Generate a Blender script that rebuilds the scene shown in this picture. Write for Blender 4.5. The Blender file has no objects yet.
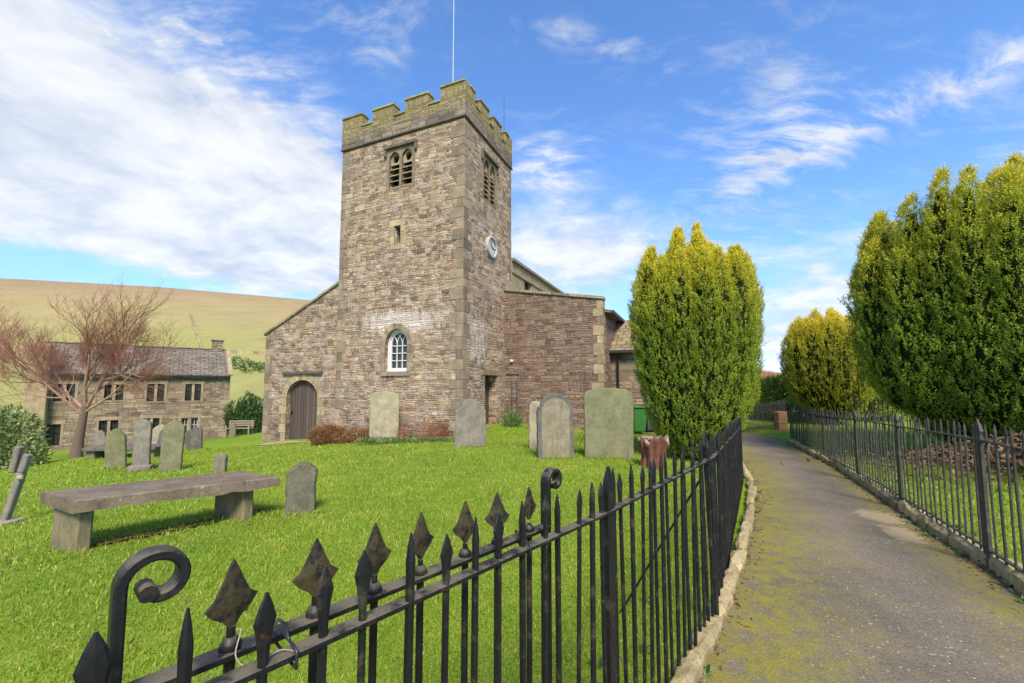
import bpy, math, random
import numpy as np
from mathutils import Vector, Matrix
from mathutils.geometry import tessellate_polygon

random.seed(7); RNG = np.random.default_rng(11)
SC = bpy.context.scene
COL = SC.collection
R = math.radians
PI = math.pi

# ------------------------------------------------------------------ camera
EYE = Vector((0.0, 0.0, 1.5)); FPX = 427.0; PITCH = R(4.4); SHIFT = 13.6
cd = bpy.data.cameras.new('camera'); cam = bpy.data.objects.new('camera', cd); COL.objects.link(cam)
cd.sensor_width = 36.0; cd.lens = FPX / 1024.0 * 36.0; cd.shift_y = SHIFT / 1024.0
cd.clip_start = 0.02; cd.clip_end = 9000
cam.location = EYE; cam.rotation_euler = (R(90) + PITCH, 0, 0)
SC.camera = cam

# ------------------------------------------------------------------ node helper
class G:
    def __init__(s, nt): s.nt = nt
    def n(s, typ, ins=None, **props):
        nd = s.nt.nodes.new(typ)
        for k, v in props.items(): setattr(nd, k, v)
        for k, v in (ins or {}).items(): s.put(nd.inputs[k], v)
        return nd
    def put(s, sock, v):
        if isinstance(v, bpy.types.NodeSocket): s.nt.links.new(v, sock)
        elif isinstance(v, (tuple, list)) and sock.type == 'RGBA' and len(v) == 3: sock.default_value = (*v, 1)
        else: sock.default_value = v
    def m(s, op, a, b=None, c=None, clamp=False):
        nd = s.nt.nodes.new('ShaderNodeMath'); nd.operation = op; nd.use_clamp = clamp
        for i, v in enumerate((a, b, c)):
            if v is not None: s.put(nd.inputs[i], v)
        return nd.outputs[0]
    def v(s, op, a, b=None, scale=None):
        nd = s.nt.nodes.new('ShaderNodeVectorMath'); nd.operation = op
        s.put(nd.inputs[0], a)
        if b is not None: s.put(nd.inputs[1], b)
        if scale is not None: s.put(nd.inputs['Scale'], scale)
        return nd.outputs['Value'] if op in ('DOT_PRODUCT', 'LENGTH', 'DISTANCE') else nd.outputs['Vector']
    def mix(s, f, a, b, blend='MIX'):
        nd = s.nt.nodes.new('ShaderNodeMix'); nd.data_type = 'RGBA'; nd.blend_type = blend
        s.put(nd.inputs[0], f); s.put(nd.inputs[6], a); s.put(nd.inputs[7], b)
        return nd.outputs[2]
    def step(s, x, lo, hi):
        nd = s.nt.nodes.new('ShaderNodeMapRange'); nd.interpolation_type = 'SMOOTHSTEP'
        s.put(nd.inputs[0], x); s.put(nd.inputs[1], lo); s.put(nd.inputs[2], hi)
        return nd.outputs[0]
    def lin(s, x, lo, hi, a, b):
        nd = s.nt.nodes.new('ShaderNodeMapRange'); nd.clamp = True
        for i, q in enumerate((x, lo, hi, a, b)): s.put(nd.inputs[i], q)
        return nd.outputs[0]
    def ramp(s, f, stops, interp='LINEAR'):
        nd = s.nt.nodes.new('ShaderNodeValToRGB'); cr = nd.color_ramp; cr.interpolation = interp
        while len(cr.elements) < len(stops): cr.elements.new(0.5)
        for e, (p, c) in zip(cr.elements, stops): e.position = p; e.color = (*c, 1)
        s.put(nd.inputs[0], f); return nd.outputs[0]
    def noise(s, vec, scale, detail=3.0, rough=0.55, col=False, dist=0.0):
        nd = s.n('ShaderNodeTexNoise', {'Vector': vec, 'Scale': scale, 'Detail': detail, 'Roughness': rough, 'Distortion': dist})
        return nd.outputs['Color' if col else 'Fac']
    def vor(s, vec, scale=1.0, feature='F1', rnd=1.0, out='Color', dims='3D'):
        nd = s.nt.nodes.new('ShaderNodeTexVoronoi'); nd.feature = feature; nd.voronoi_dimensions = dims
        s.put(nd.inputs['Vector'], vec); s.put(nd.inputs['Scale'], scale); s.put(nd.inputs['Randomness'], rnd)
        return nd.outputs[out]
    def map(s, vec, loc=(0,0,0), rot=(0,0,0), scale=(1,1,1)):
        return s.n('ShaderNodeMapping', {'Vector': vec, 'Location': loc, 'Rotation': rot, 'Scale': scale}).outputs[0]
    def sep(s, vec): return s.n('ShaderNodeSeparateXYZ', {'Vector': vec}).outputs
    def comb(s, x, y, z): return s.n('ShaderNodeCombineXYZ', {'X': x, 'Y': y, 'Z': z}).outputs[0]

def material(name, rough=0.85, spec=0.3):
    mt = bpy.data.materials.new(name); mt.use_nodes = True
    nt = mt.node_tree; g = G(nt)
    b = nt.nodes['Principled BSDF']; b.inputs['Roughness'].default_value = rough
    b.inputs['Specular IOR Level'].default_value = spec
    return mt, g, b
def bump(g, b, h, strength=0.5, dist=0.02):
    nd = g.n('ShaderNodeBump', {'Height': h, 'Strength': strength, 'Distance': dist}); g.put(b.inputs['Normal'], nd.outputs[0])

# ------------------------------------------------------------------ world: sky and thin cloud
SUN_EL, SUN_AZ = R(47), R(170)           # azimuth from +Y towards +X: the sun stands behind the camera, a little to the right
def build_world():
    w = bpy.data.worlds.new('World'); SC.world = w; w.use_nodes = True
    nt = w.node_tree; g = G(nt); bg = nt.nodes['Background']
    sky = g.n('ShaderNodeTexSky', sky_type='NISHITA'); sky.sun_disc = False
    sky.sun_elevation = SUN_EL; sky.sun_rotation = SUN_AZ; sky.air_density = 1.0; sky.dust_density = 0.3; sky.ozone_density = 3.0
    d = g.n('ShaderNodeTexCoord').outputs['Generated']
    d = g.v('NORMALIZE', d)
    x, y, z = g.sep(d)
    zz = g.m('MAXIMUM', z, 0.0)
    k = g.m('DIVIDE', 1.0, g.m('ADD', zz, 0.22))
    plane = g.comb(g.m('MULTIPLY', x, k), g.m('MULTIPLY', y, k), 0.0)
    warp = g.v('SCALE', g.v('SUBTRACT', g.noise(plane, 1.1, 4, col=True), (0.5, 0.5, 0.5)), scale=0.42)
    p2 = g.v('ADD', plane, warp)
    broad = g.noise(g.map(p2, rot=(0, 0, 0.5), scale=(1.3, 2.2, 1)), 1.0, 7, 0.58)
    fine = g.noise(g.map(p2, rot=(0, 0, -0.35), scale=(2.2, 5.0, 1)), 2.6, 9, 0.66)
    puff = g.noise(p2, 4.5, 8, 0.6)
    def dirpx(px, py):
        v = ray(px, py).normalized(); return v
    def blob(px, py, sx, sz, tilt=0.0):         # soft region of cloud round one direction of the sky
        c = dirpx(px, py)
        off = g.v('SUBTRACT', d, tuple(c))
        rt = Vector((c.y, -c.x, 0)).normalized(); up = rt.cross(c)
        a = rt * math.cos(tilt) + up * math.sin(tilt); b2 = up * math.cos(tilt) - rt * math.sin(tilt)
        u = g.m('DIVIDE', g.v('DOT_PRODUCT', off, tuple(a)), sx); v = g.m('DIVIDE', g.v('DOT_PRODUCT', off, tuple(b2)), sz)
        r2 = g.m('ADD', g.m('MULTIPLY', u, u), g.m('MULTIPLY', v, v))
        front = g.step(g.v('DOT_PRODUCT', d, tuple(c)), 0.0, 0.3)
        return g.m('MULTIPLY', g.m('EXPONENT', g.m('MULTIPLY', r2, -1.0)), front)
    def addall(lst):
        s = lst[0]
        for q in lst[1:]: s = g.m('ADD', s, q)
        return s
    thick = addall([blob(150, 190, 0.42, 0.20, -0.22), blob(285, 215, 0.22, 0.14), g.m('MULTIPLY', blob(15, 60, 0.25, 0.07, -0.5), 0.9),
                    g.m('MULTIPLY', blob(590, 255, 0.20, 0.11), 0.85), g.m('MULTIPLY', blob(830, 300, 0.17, 0.13), 0.8), g.m('MULTIPLY', blob(-500, 150, 0.9, 0.4), 0.7),
                    g.m('MULTIPLY', blob(760, 345, 0.12, 0.05), 0.5), g.m('MULTIPLY', blob(120, 278, 0.50, 0.045, -0.05), -0.95), g.m('MULTIPLY', blob(985, 75, 0.2, 0.1, .3), -0.8)])
    wisp = addall([blob(385, 28, 0.10, 0.06), blob(580, 40, 0.16, 0.03, -0.35), blob(770, 150, 0.14, 0.20), g.m('MULTIPLY', blob(890, 112, 0.22, 0.03, 0.12), .8),
                   g.m('MULTIPLY', blob(1000, 90, 0.10, 0.10), .6), blob(545, 170, 0.14, 0.08), blob(200, 50, 0.3, 0.12, -0.3)])
    bodyc = g.m('ADD', g.m('MULTIPLY', thick, 0.98), g.m('MULTIPLY', g.m('SUBTRACT', broad, 0.52), 2.2))
    bodyc = g.m('ADD', bodyc, g.m('MULTIPLY', g.m('SUBTRACT', puff, 0.5), 0.95))
    body = g.step(bodyc, 0.12, 1.05)
    streak = g.m('MULTIPLY', g.step(g.m('ADD', fine, g.m('MULTIPLY', wisp, 0.12)), 0.50, 0.84), g.m('ADD', g.m('MULTIPLY', wisp, 0.95), 0.06), clamp=True)
    dens = g.m('ADD', body, g.m('MULTIPLY', streak, 0.95), clamp=True)
    dens = g.m('MULTIPLY', dens, g.lin(z, -0.02, 0.12, 0.55, 1.0))
    skyc = g.n('ShaderNodeHueSaturation', {'Saturation': 1.12, 'Value': 1.0, 'Color': sky.outputs[0]}).outputs[0]
    skyc = g.mix(1.0, skyc, (0.88, 0.95, 1.08), 'MULTIPLY'); skyc = g.mix(1.0, skyc, g.mix(g.step(z, .02, .30), (.70,.62,.80), (1,1,1)), 'MULTIPLY')
    shade = g.mix(g.step(g.m('ADD', g.m('MULTIPLY', puff, .6), g.m('MULTIPLY', broad, .4)), 0.34, 0.64), (2.2, 2.45, 2.9), (3.75, 3.78, 3.8))
    g.put(bg.inputs['Color'], g.mix(g.m('MULTIPLY', dens, 0.9), skyc, shade)); bg.inputs['Strength'].default_value = 0.15
def ray(px, py):
    a = (px - 512.0) / FPX; b = (341.5 + SHIFT - py) / FPX
    return Vector((a, math.cos(PITCH) - b * math.sin(PITCH), math.sin(PITCH) + b * math.cos(PITCH)))
build_world()

sd = bpy.data.lights.new('sun', 'SUN'); sun = bpy.data.objects.new('sun', sd); COL.objects.link(sun)
sd.energy = 3.3; sd.angle = R(18); sd.color = (1.0, 0.87, 0.70)
sdir = Vector((math.sin(SUN_AZ) * math.cos(SUN_EL), math.cos(SUN_AZ) * math.cos(SUN_EL), math.sin(SUN_EL)))
sun.rotation_euler = (-sdir).to_track_quat('-Z', 'Y').to_euler()

SC.view_settings.view_transform = 'Standard'; SC.view_settings.look = 'None'
SC.view_settings.gamma = 1.0; SC.view_settings.use_curve_mapping = False
SC.view_settings.exposure = 0.9
SC.cycles.use_denoising = True
SC.cycles.max_bounces = 5; SC.cycles.diffuse_bounces = 3; SC.cycles.transparent_max_bounces = 6

# ------------------------------------------------------------------ terrain (thin plate spline through surveyed heights)
def at(px, py, Y):                     # the point of a line of sight at depth Y
    r = ray(px, py); return EYE + r * (Y / r.y)
CTRL = [(0,-3,0),(0,0,0),(3,-2,0),(1,2,0),(2.2,3.2,0),(3,5,-.03),(4.6,7.2,-.1),(5.8,9.5,-.12),(7.2,12.7,-.14),(8,15,0),(7,18,.1),
        (6,3,.03),(9,4,.08),(10,9,.05),(12,14,.1),(20,10,.2),(20,20,.3),(15,0,.1),(-1,1,0),(0,2.3,.02),(.8,4,.02),(2,7,-.04),(2.4,9.3,0),
        (-2.62,5.3,0),(-4.32,4.1,-.06),(-3.4,5.4,-.07),(-6.15,9,-.27),(-10.4,12,-.78),(-9.2,11.5,-.73),(-11.6,12.5,-.81),(-14.5,15,-.85),
        (-13.4,16,-.79),(-12.6,17,-.97),(-7.1,6,-.38),(-20.5,20,-1.97),(-22,33,-2.3),(-30.2,26.5,-2.5),(-1.7,14.5,-.27),(-10.6,18.3,-.79),
        (-.9,16.5,.07),(3.4,16,-.1),(1.5,16.5,-.05),(6,15.5,0),(-1,11.5,-.06),(-16,25,-1.25),(-40,20,-3),(-45,45,-4),(-20,45,-3),(0,45,-1),
        (20,40,.3),(40,20,.5),(-30,5,-2.2),(-20,0,-1.2),(-10,-3,-.4),(0,-10,0),(30,-5,.3),(-20,-20,-1),(20,-20,.2),(45,45,.6),(-45,-15,-3)]
CA = np.array(CTRL, float)
def _U(r2): return np.where(r2 > 1e-9, 0.5 * r2 * np.log(np.maximum(r2, 1e-9)), 0.0)
_n = len(CA); _d2 = ((CA[:, None, :2] - CA[None, :, :2]) ** 2).sum(-1)
_L = np.zeros((_n + 3, _n + 3)); _L[:_n, :_n] = _U(_d2) + np.eye(_n) * 0.6
_L[:_n, _n] = 1; _L[:_n, _n+1:] = CA[:, :2]; _L[_n, :_n] = 1; _L[_n+1:, :_n] = CA[:, :2].T
_W = np.linalg.solve(_L, np.concatenate([CA[:, 2], np.zeros(3)]))
def zs(P):
    P = np.asarray(P, float).reshape(-1, 2); Q = np.clip(P, -46, 46)
    out = np.empty(len(Q))
    for i in range(0, len(Q), 20000):
        q = Q[i:i+20000]
        out[i:i+20000] = _U(((q[:, None, :] - CA[None, :, :2]) ** 2).sum(-1)) @ _W[:_n] + _W[_n] + q @ _W[_n+1:]
    r = np.hypot(P[:, 0], P[:, 1]); t = np.clip((r - 42) / 60, 0, 1); t = t * t * (3 - 2 * t)
    return out * (1 - t) - 4.0 * t
def gz(x, y): return float(zs([(x, y)])[0])

# ------------------------------------------------------------------ object helpers
def tag(o, label=None, cat=None, group=None, kind=None):
    if label: o['label'] = label
    if cat: o['category'] = cat
    if group: o['group'] = group
    if kind: o['kind'] = kind
    return o
def thing(name, label, cat, loc=(0,0,0), rz=0.0, group=None):
    o = bpy.data.objects.new(name, None); COL.objects.link(o); o.location = loc; o.rotation_euler = (0, 0, rz); o.empty_display_size = 0.2
    return tag(o, label, cat, group)
class MB:
    def __init__(s): s.v = []; s.f = []; s.sm = []
    def add(s, vs, fs, smooth=False):
        b = len(s.v); s.v.extend([tuple(p) for p in vs]); s.f.extend([tuple(i + b for i in f) for f in fs]); s.sm.extend([smooth] * len(fs)); return s
    def box(s, c, size, rot=None, bev=0.0):
        hx, hy, hz = [q / 2 for q in size]; b = min(bev, hx * .9, hy * .9, hz * .9)
        M = rot if rot is not None else Matrix.Identity(3); c = Vector(c)
        if b <= 0:
            P = [(sx*hx, sy*hy, sz*hz) for sz in (-1,1) for sy in (-1,1) for sx in (-1,1)]
            F = [(0,2,3,1),(4,5,7,6),(0,1,5,4),(2,6,7,3),(0,4,6,2),(1,3,7,5)]
        else:
            P = []; idx = {}
            for ax in range(3):
                for sz in (-1,1):
                    for sy in (-1,1):
                        for sx in (-1,1):
                            q = [sx*(hx-b), sy*(hy-b), sz*(hz-b)]; q[ax] = (sx,sy,sz)[ax] * (hx,hy,hz)[ax]
                            idx[(ax,sx,sy,sz)] = len(P); P.append(q)
            F = []
            I = lambda ax, s3: idx[(ax, *s3)]
            for ax in range(3):
                o1, o2 = [k for k in range(3) if k != ax]
                for sg in (-1,1):
                    cs = []
                    for a, bb in ((-1,-1),(1,-1),(1,1),(-1,1)):
                        s3 = [0,0,0]; s3[ax] = sg; s3[o1] = a; s3[o2] = bb; cs.append(I(ax, s3))
                    flip = (sg < 0) != (ax == 1)
                    F.append(tuple(cs[::-1] if flip else cs))
                for sa in (-1,1):
                    for sb in (-1,1):
                        s3a = [0,0,0]; s3a[o1] = sa; s3a[o2] = sb
                        lo = list(s3a); lo[ax] = -1; hi = list(s3a); hi[ax] = 1
                        F.append((I(o1, lo), I(o1, hi), I(o2, hi), I(o2, lo)))
            for sx in (-1,1):
                for sy in (-1,1):
                    for sz in (-1,1): F.append((I(0,(sx,sy,sz)), I(1,(sx,sy,sz)), I(2,(sx,sy,sz))))
            ctr = Vector((0,0,0)); F2 = []
            for f in F:                                  # outward winding
                a, b2, c2 = [Vector(P[i]) for i in f[:3]]; nn = (b2-a).cross(c2-a); mid = sum((Vector(P[i]) for i in f), Vector())/len(f)
                F2.append(f if nn.dot(mid) > 0 else f[::-1])
            F = F2
        return s.add([c + M @ Vector(p) for p in P], F)
    def tube(s, pts, rad, n=8, caps=True, smooth=True, flat=None):
        pts = [Vector(p) for p in pts]; rad = rad if isinstance(rad, (list, tuple)) else [rad] * len(pts)
        V = []; F = []; up = None
        for i, p in enumerate(pts):
            d = (pts[min(i+1, len(pts)-1)] - pts[max(i-1, 0)]).normalized()
            if up is None: up = d.orthogonal().normalized()
            else:
                up = up - d * up.dot(d); up = up.normalized() if up.length > 1e-6 else d.orthogonal().normalized()
            w = d.cross(up)
            for k in range(n):
                a = 2*PI*k/n; V.append(p + (up*math.cos(a) + w*math.sin(a)) * rad[i])
        for i in range(len(pts)-1):
            for k in range(n): F.append((i*n+k, i*n+(k+1)%n, (i+1)*n+(k+1)%n, (i+1)*n+k))
        s.add(V, F, smooth)
        if caps:
            b = len(V); s.add([V[k] for k in range(n)], [tuple(range(n-1,-1,-1))]); s.add([V[b-n+k] for k in range(n)], [tuple(range(n))])
        return s
    def bar(s, a, b, w, h, up=(0,0,1), bev=0.0):        # straight bar of section w x h
        a, b = Vector(a), Vector(b); d = b - a; L = d.length; d.normalize(); u = Vector(up); u = (u - d*u.dot(d)).normalized(); sd_ = d.cross(u)
        return s.box((a+b)/2, (L, w, h), Matrix((d, sd_, u)).transposed(), bev)
    def ring(s, loops, caps=(True, True), smooth=False):  # loops of equal length joined in order
        n = len(loops[0]); V = [p for l in loops for p in l]; F = []
        for i in range(len(loops)-1):
            for k in range(n): F.append((i*n+k, i*n+(k+1)%n, (i+1)*n+(k+1)%n, (i+1)*n+k))
        if caps[0]: F.append(tuple(range(n-1,-1,-1)))
        if caps[1]: F.append(tuple((len(loops)-1)*n + k for k in range(n)))
        return s.add(V, F, smooth)
    def build(s, name, mat, parent=None, root=None, loc=None, uv=True):
        off = Vector(root.location) if root is not None else Vector((0,0,0))
        me = bpy.data.meshes.new(name)
        vv = [tuple(Vector(p) - off) for p in s.v] if root is not None else s.v
        me.from_pydata(vv, [], s.f)
        me.polygons.foreach_set('use_smooth', s.sm)
        if uv:
            ul = me.uv_layers.new(name='UVMap'); data = np.zeros(len(me.loops) * 2)
            co = np.array(s.v, float)
            for p in me.polygons:
                n = p.normal; h = math.hypot(n.x, n.y)
                ids = list(p.vertices); P = co[ids]
                if h > 0.35: t = (-n.y/h, n.x/h); u = P[:,0]*t[0] + P[:,1]*t[1]; w = P[:,2] if h > .7 else P[:,2]/max(h, .4)
                else: u = P[:,0]; w = P[:,1]
                st = p.loop_start*2
                data[st:st+2*len(ids):2] = u; data[st+1:st+2*len(ids):2] = w
            ul.data.foreach_set('uv', data)
        me.update(); o = bpy.data.objects.new(name, me); COL.objects.link(o)
        for mm in (mat if isinstance(mat, (list, tuple)) else [mat]): me.materials.append(mm)
        if parent is not None: o.parent = parent
        if loc is not None: o.location = loc
        return o
def fast_mesh(name, V, F, mat, parent=None, attrs=None, smooth=False):
    V = np.asarray(V, np.float32); F = np.asarray(F, np.int32); k = F.shape[1]
    me = bpy.data.meshes.new(name); me.vertices.add(len(V)); me.vertices.foreach_set('co', V.ravel())
    me.loops.add(F.size); me.loops.foreach_set('vertex_index', F.ravel())
    me.polygons.add(len(F)); me.polygons.foreach_set('loop_start', np.arange(0, F.size, k, dtype=np.int32)); me.polygons.foreach_set('loop_total', np.full(len(F), k, np.int32))
    if smooth: me.polygons.foreach_set('use_smooth', np.ones(len(F), bool))
    for nm, arr in (attrs or {}).items():
        a = me.attributes.new(nm, 'FLOAT', 'POINT'); a.data.foreach_set('value', np.asarray(arr, np.float32))
    me.update(calc_edges=True); me.validate()
    o = bpy.data.objects.new(name, me); COL.objects.link(o); me.materials.append(mat)
    if parent is not None: o.parent = parent
    return o
def joined(parts): # parts = list of (V, F, attrs dict)
    V = []; F = []; A = {}; b = 0
    for v, f, a in parts:
        V.append(v); F.append(f + b); b += len(v)
        for k, q in a.items(): A.setdefault(k, []).append(q)
    return np.concatenate(V), np.concatenate(F), {k: np.concatenate(q) for k, q in A.items()}

# ------------------------------------------------------------------ materials
def rubble(name, cols, mortar, su=2.4, sv=7.5, bright=1.0, joint=0.085, extra=None, bstr=0.9):
    mt, g, b = material(name, 0.92, 0.15)
    uv = g.n('ShaderNodeUVMap').outputs[0]
    u, v, _ = g.sep(uv)
    wv = g.m('ADD', g.m('MULTIPLY', g.m('SUBTRACT', g.noise(uv, 1.3, 3), .5), .22), g.m('MULTIPLY', g.m('SUBTRACT', g.noise(uv, 8, 5, .7), .5), .10))
    wu = g.m('MULTIPLY', g.m('SUBTRACT', g.noise(g.v('ADD', uv, (5,3,0)), 7, 4, .7), .5), .14)
    n1d = g.n('ShaderNodeTexNoise', {'W': g.m('MULTIPLY', v, 1.7), 'Detail': 1.0}, noise_dimensions='1D').outputs['Fac']
    t = g.m('ADD', g.m('MULTIPLY', g.m('ADD', v, wv), sv), g.m('MULTIPLY', g.m('SUBTRACT', n1d, .5), 3.2))
    row = g.m('FLOOR', t); fy = g.m('SUBTRACT', t, row)
    rr = g.n('ShaderNodeTexWhiteNoise', {'W': row}, noise_dimensions='1D').outputs['Value']
    W = g.m('ADD', g.m('MULTIPLY', g.m('ADD', u, wu), g.m('MULTIPLY', g.m('MULTIPLY_ADD', rr, .7, .65), su)), g.m('MULTIPLY', rr, 317.0))
    def v1(w_, feature, out):
        nd = g.n('ShaderNodeTexVoronoi', {'W': w_, 'Scale': 1.0, 'Randomness': 1.0}, voronoi_dimensions='1D', feature=feature); return nd.outputs[out]
    cell = v1(W, 'F1', 'Color'); ex = g.m('DIVIDE', v1(W, 'DISTANCE_TO_EDGE', 'Distance'), su); ey = g.m('DIVIDE', g.m('MINIMUM', fy, g.m('SUBTRACT', 1.0, fy)), sv)
    # here and there one stone stands two courses high
    t2 = g.m('MULTIPLY', t, .5); row2 = g.m('FLOOR', t2); f2 = g.m('SUBTRACT', t2, row2)
    q2 = g.n('ShaderNodeTexWhiteNoise', {'W': g.m('ADD', row2, 77.3)}, noise_dimensions='1D').outputs['Value']
    W2 = g.m('ADD', g.m('MULTIPLY', g.m('ADD', u, wu), su*.55), g.m('MULTIPLY', q2, 211.0)); cell2 = v1(W2, 'F1', 'Color')
    ex2 = g.m('DIVIDE', v1(W2, 'DISTANCE_TO_EDGE', 'Distance'), su*.55); ey2 = g.m('DIVIDE', g.m('MINIMUM', f2, g.m('SUBTRACT', 1.0, f2)), sv*.5)
    big = g.m('LESS_THAN', g.sep(cell2)[1], .22)
    esm = g.m('MINIMUM', g.m('MINIMUM', ex, ey), ex2); ebg = g.m('MINIMUM', ex2, ey2)
    e = g.m('ADD', esm, g.m('MULTIPLY', big, g.m('SUBTRACT', ebg, esm)))
    e = g.m('MULTIPLY', g.m('ADD', e, g.m('MULTIPLY', g.m('SUBTRACT', g.noise(uv, 22, 4, .7), .5), .02)), 4.2)
    r1, r2, r3 = g.sep(g.mix(big, cell, cell2))
    c = g.ramp(r1, [(i / (len(cols) - 1), k) for i, k in enumerate(cols)])
    c = g.mix(1.0, c, g.ramp(r2, [(0, (.80,.80,.80)), (1, (1.16,1.16,1.16))]), 'MULTIPLY')
    grain = g.noise(uv, 26, 5, 0.65); c = g.mix(1.0, c, g.ramp(grain, [(.25, (.72,.72,.72)), (.75, (1.25,1.25,1.25))]), 'MULTIPLY')
    big = g.noise(uv, 0.55, 4, 0.6); c = g.mix(1.0, c, g.ramp(big, [(.3, (.82*bright,.82*bright,.82*bright)), (.7, (1.16*bright,1.15*bright,1.12*bright))]), 'MULTIPLY')
    mj = g.m('SUBTRACT', 1.0, g.step(e, joint * 0.35, joint)); keep = g.step(g.noise(uv, 2.3, 4), 0.36, 0.6)
    c = g.mix(g.m('MULTIPLY', mj, g.m('MULTIPLY_ADD', keep, 0.68, 0.25)), c, mortar)
    deep = g.m('MULTIPLY', mj, g.m('SUBTRACT', 1.0, keep)); c = g.mix(g.m('MULTIPLY', deep, 0.55), c, (.05,.042,.035))
    if extra: c = extra(g, c, uv)
    g.put(b.inputs['Base Color'], c)
    h = g.m('ADD', g.m('MULTIPLY', g.step(e, 0.0, joint * 2.2), 1.0), g.m('ADD', g.m('MULTIPLY', r3, 0.9), g.m('MULTIPLY', grain, 0.5)))
    bump(g, b, h, bstr, 0.035)
    return mt
TC = [(a*.99, b*.985, c*.945) for a, b, c in [(.10,.066,.046),(.165,.115,.078),(.24,.172,.11),(.205,.148,.11),(.31,.24,.165),(.155,.115,.09),(.27,.182,.108),(.20,.16,.10)]]
CORNER = Vector((0,0,0)); DL = Vector((0,0,0)); DR = Vector((0,0,0))
TH = R(23.7); DL = Vector((-math.cos(TH), math.sin(TH), 0)); DR = Vector((math.sin(TH), math.cos(TH), 0))
CORNER = at(461.8, 440, 14.5); CORNER.z = 0
def lime_stain(g, c, uv):
    pos = g.n('ShaderNodeNewGeometry').outputs['Position']
    rel = g.v('SUBTRACT', pos, tuple(CORNER)); t = g.v('DOT_PRODUCT', rel, tuple(DL)); s = g.v('DOT_PRODUCT', rel, tuple(DR)); z = g.sep(pos)[2]
    def patch(tc, tw, zc, zw, co=t):
        a = g.m('DIVIDE', g.m('SUBTRACT', co, tc), tw); b = g.m('DIVIDE', g.m('SUBTRACT', z, zc), zw)
        return g.m('SUBTRACT', 1.0, g.m('ADD', g.m('MULTIPLY', a, a), g.m('MULTIPLY', b, b)), clamp=True)
    f = g.m('MAXIMUM', patch(2.7, 2.9, 3.95, .75), g.m('MULTIPLY', patch(3.0, .9, 7.35, .45), .8))
    f = g.m('MULTIPLY', f, g.step(s, 0.6, 0.0))
    f = g.m('MAXIMUM', f, g.m('MULTIPLY', g.m('MULTIPLY', patch(1.0, 1.4, 3.3, 2.2, s), g.step(t, 0.6, 0.0)), .75))
    drip = g.noise(g.v('MULTIPLY', uv, (5.0, 1.3, 1)), 1.0, 6, 0.65)
    f = g.step(g.m('ADD', g.m('MULTIPLY', f, 0.62), g.m('SUBTRACT', drip, 0.5)), 0.30, 0.56)
    c = g.mix(g.m('MULTIPLY', f, 0.82), c, (.66,.57,.48))
    dirt = g.m('MULTIPLY', g.step(g.m('ADD', z, g.m('MULTIPLY', g.noise(uv, 1.5, 4), 1.2)), 1.5, 0.2), 0.45)
    return g.mix(dirt, c, (.085,.066,.055))
M = {}
M['tower'] = rubble('tower_rubble', TC, (.50,.42,.325), 4.7, 12.5, 1.95, extra=lime_stain)
M['aisle'] = rubble('aisle_rubble', [(.10,.066,.048),(.16,.107,.075),(.20,.138,.092),(.125,.088,.066),(.225,.162,.11)], (.29,.22,.165), 4.0, 11.5, 1.6)
M['house'] = rubble('house_rubble', [(.11,.083,.058),(.19,.145,.095),(.26,.20,.125),(.15,.118,.09),(.29,.225,.15)], (.27,.225,.165), 2.2, 5.5, 1.45)
def ashlar(name, base, lichen=(.30,.27,.08), lfac=0.4, dark=(.09,.08,.065), sc=1.0, rough=.9):
    mt, g, b = material(name, rough, 0.2)
    pos = g.n('ShaderNodeTexCoord').outputs['Object']; info = g.n('ShaderNodeObjectInfo').outputs['Random']
    pos = g.v('ADD', pos, g.v('SCALE', (7.3, 3.1, 5.7), scale=info))
    n1 = g.noise(pos, 2.2*sc, 6, .65); n2 = g.noise(pos, 30*sc, 4, .6); n3 = g.noise(g.map(pos, scale=(5,5,.7)), 1.5*sc, 5, .6); n4 = g.noise(g.v('ADD', pos, (9,4,2)), 5*sc, 6, .7)
    c = g.mix(g.step(n1, .3, .72), tuple(q*.78 for q in base), tuple(min(q*1.22, 1) for q in base))
    c = g.mix(g.m('MULTIPLY', g.step(n3, .5, .75), .6), c, dark)
    c = g.mix(g.m('MULTIPLY', g.step(n4, .48, .68), lfac), c, lichen)
    c = g.mix(1.0, c, g.ramp(n2, [(.3, (.75,.75,.75)), (.7, (1.22,1.22,1.22))]), 'MULTIPLY')
    crust = g.m('MULTIPLY', g.step(g.noise(g.v('ADD', pos, (2,7,1)), 16*sc, 5, .72), .58, .66), g.step(n1, .38, .6)); c = g.mix(g.m('MULTIPLY', crust, .55), c, (.40,.39,.30))
    isl = g.n('ShaderNodeNewGeometry').outputs['Random Per Island']; c = g.mix(1.0, c, g.ramp(isl, [(0, (.66,.64,.62)), (.5, (.95,.95,.95)), (1, (1.22,1.2,1.12))]), 'MULTIPLY')
    g.put(b.inputs['Base Color'], c); bump(g, b, g.m('ADD', g.m('MULTIPLY', n2, .5), n4), .5, .012)
    return mt
def lich(g, c, uv):
    z = g.sep(g.n('ShaderNodeNewGeometry').outputs['Position'])[2]; n = g.noise(uv, 3.0, 6, .7)
    f = g.m('ADD', g.step(z, 11.0, 12.0), g.m('MULTIPLY', g.m('SUBTRACT', n, .5), 2.6)); c = g.mix(g.m('MULTIPLY', g.step(f, .45, 1.1), .6), c, (.33,.265,.085))
    lo = g.m('MULTIPLY', g.step(z, 11.12, 10.9), .6); return g.mix(lo, c, (.36,.29,.20))
M['parapet_rubble'] = rubble('parapet_rubble', [(.10,.085,.065),(.16,.13,.10),(.20,.165,.12),(.13,.105,.085)], (.22,.19,.15), 2.6, 6.0, 1.5, extra=lich)
M['quoin'] = ashlar('quoin_stone', (.275,.215,.15), (.27,.24,.09), .35)
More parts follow.
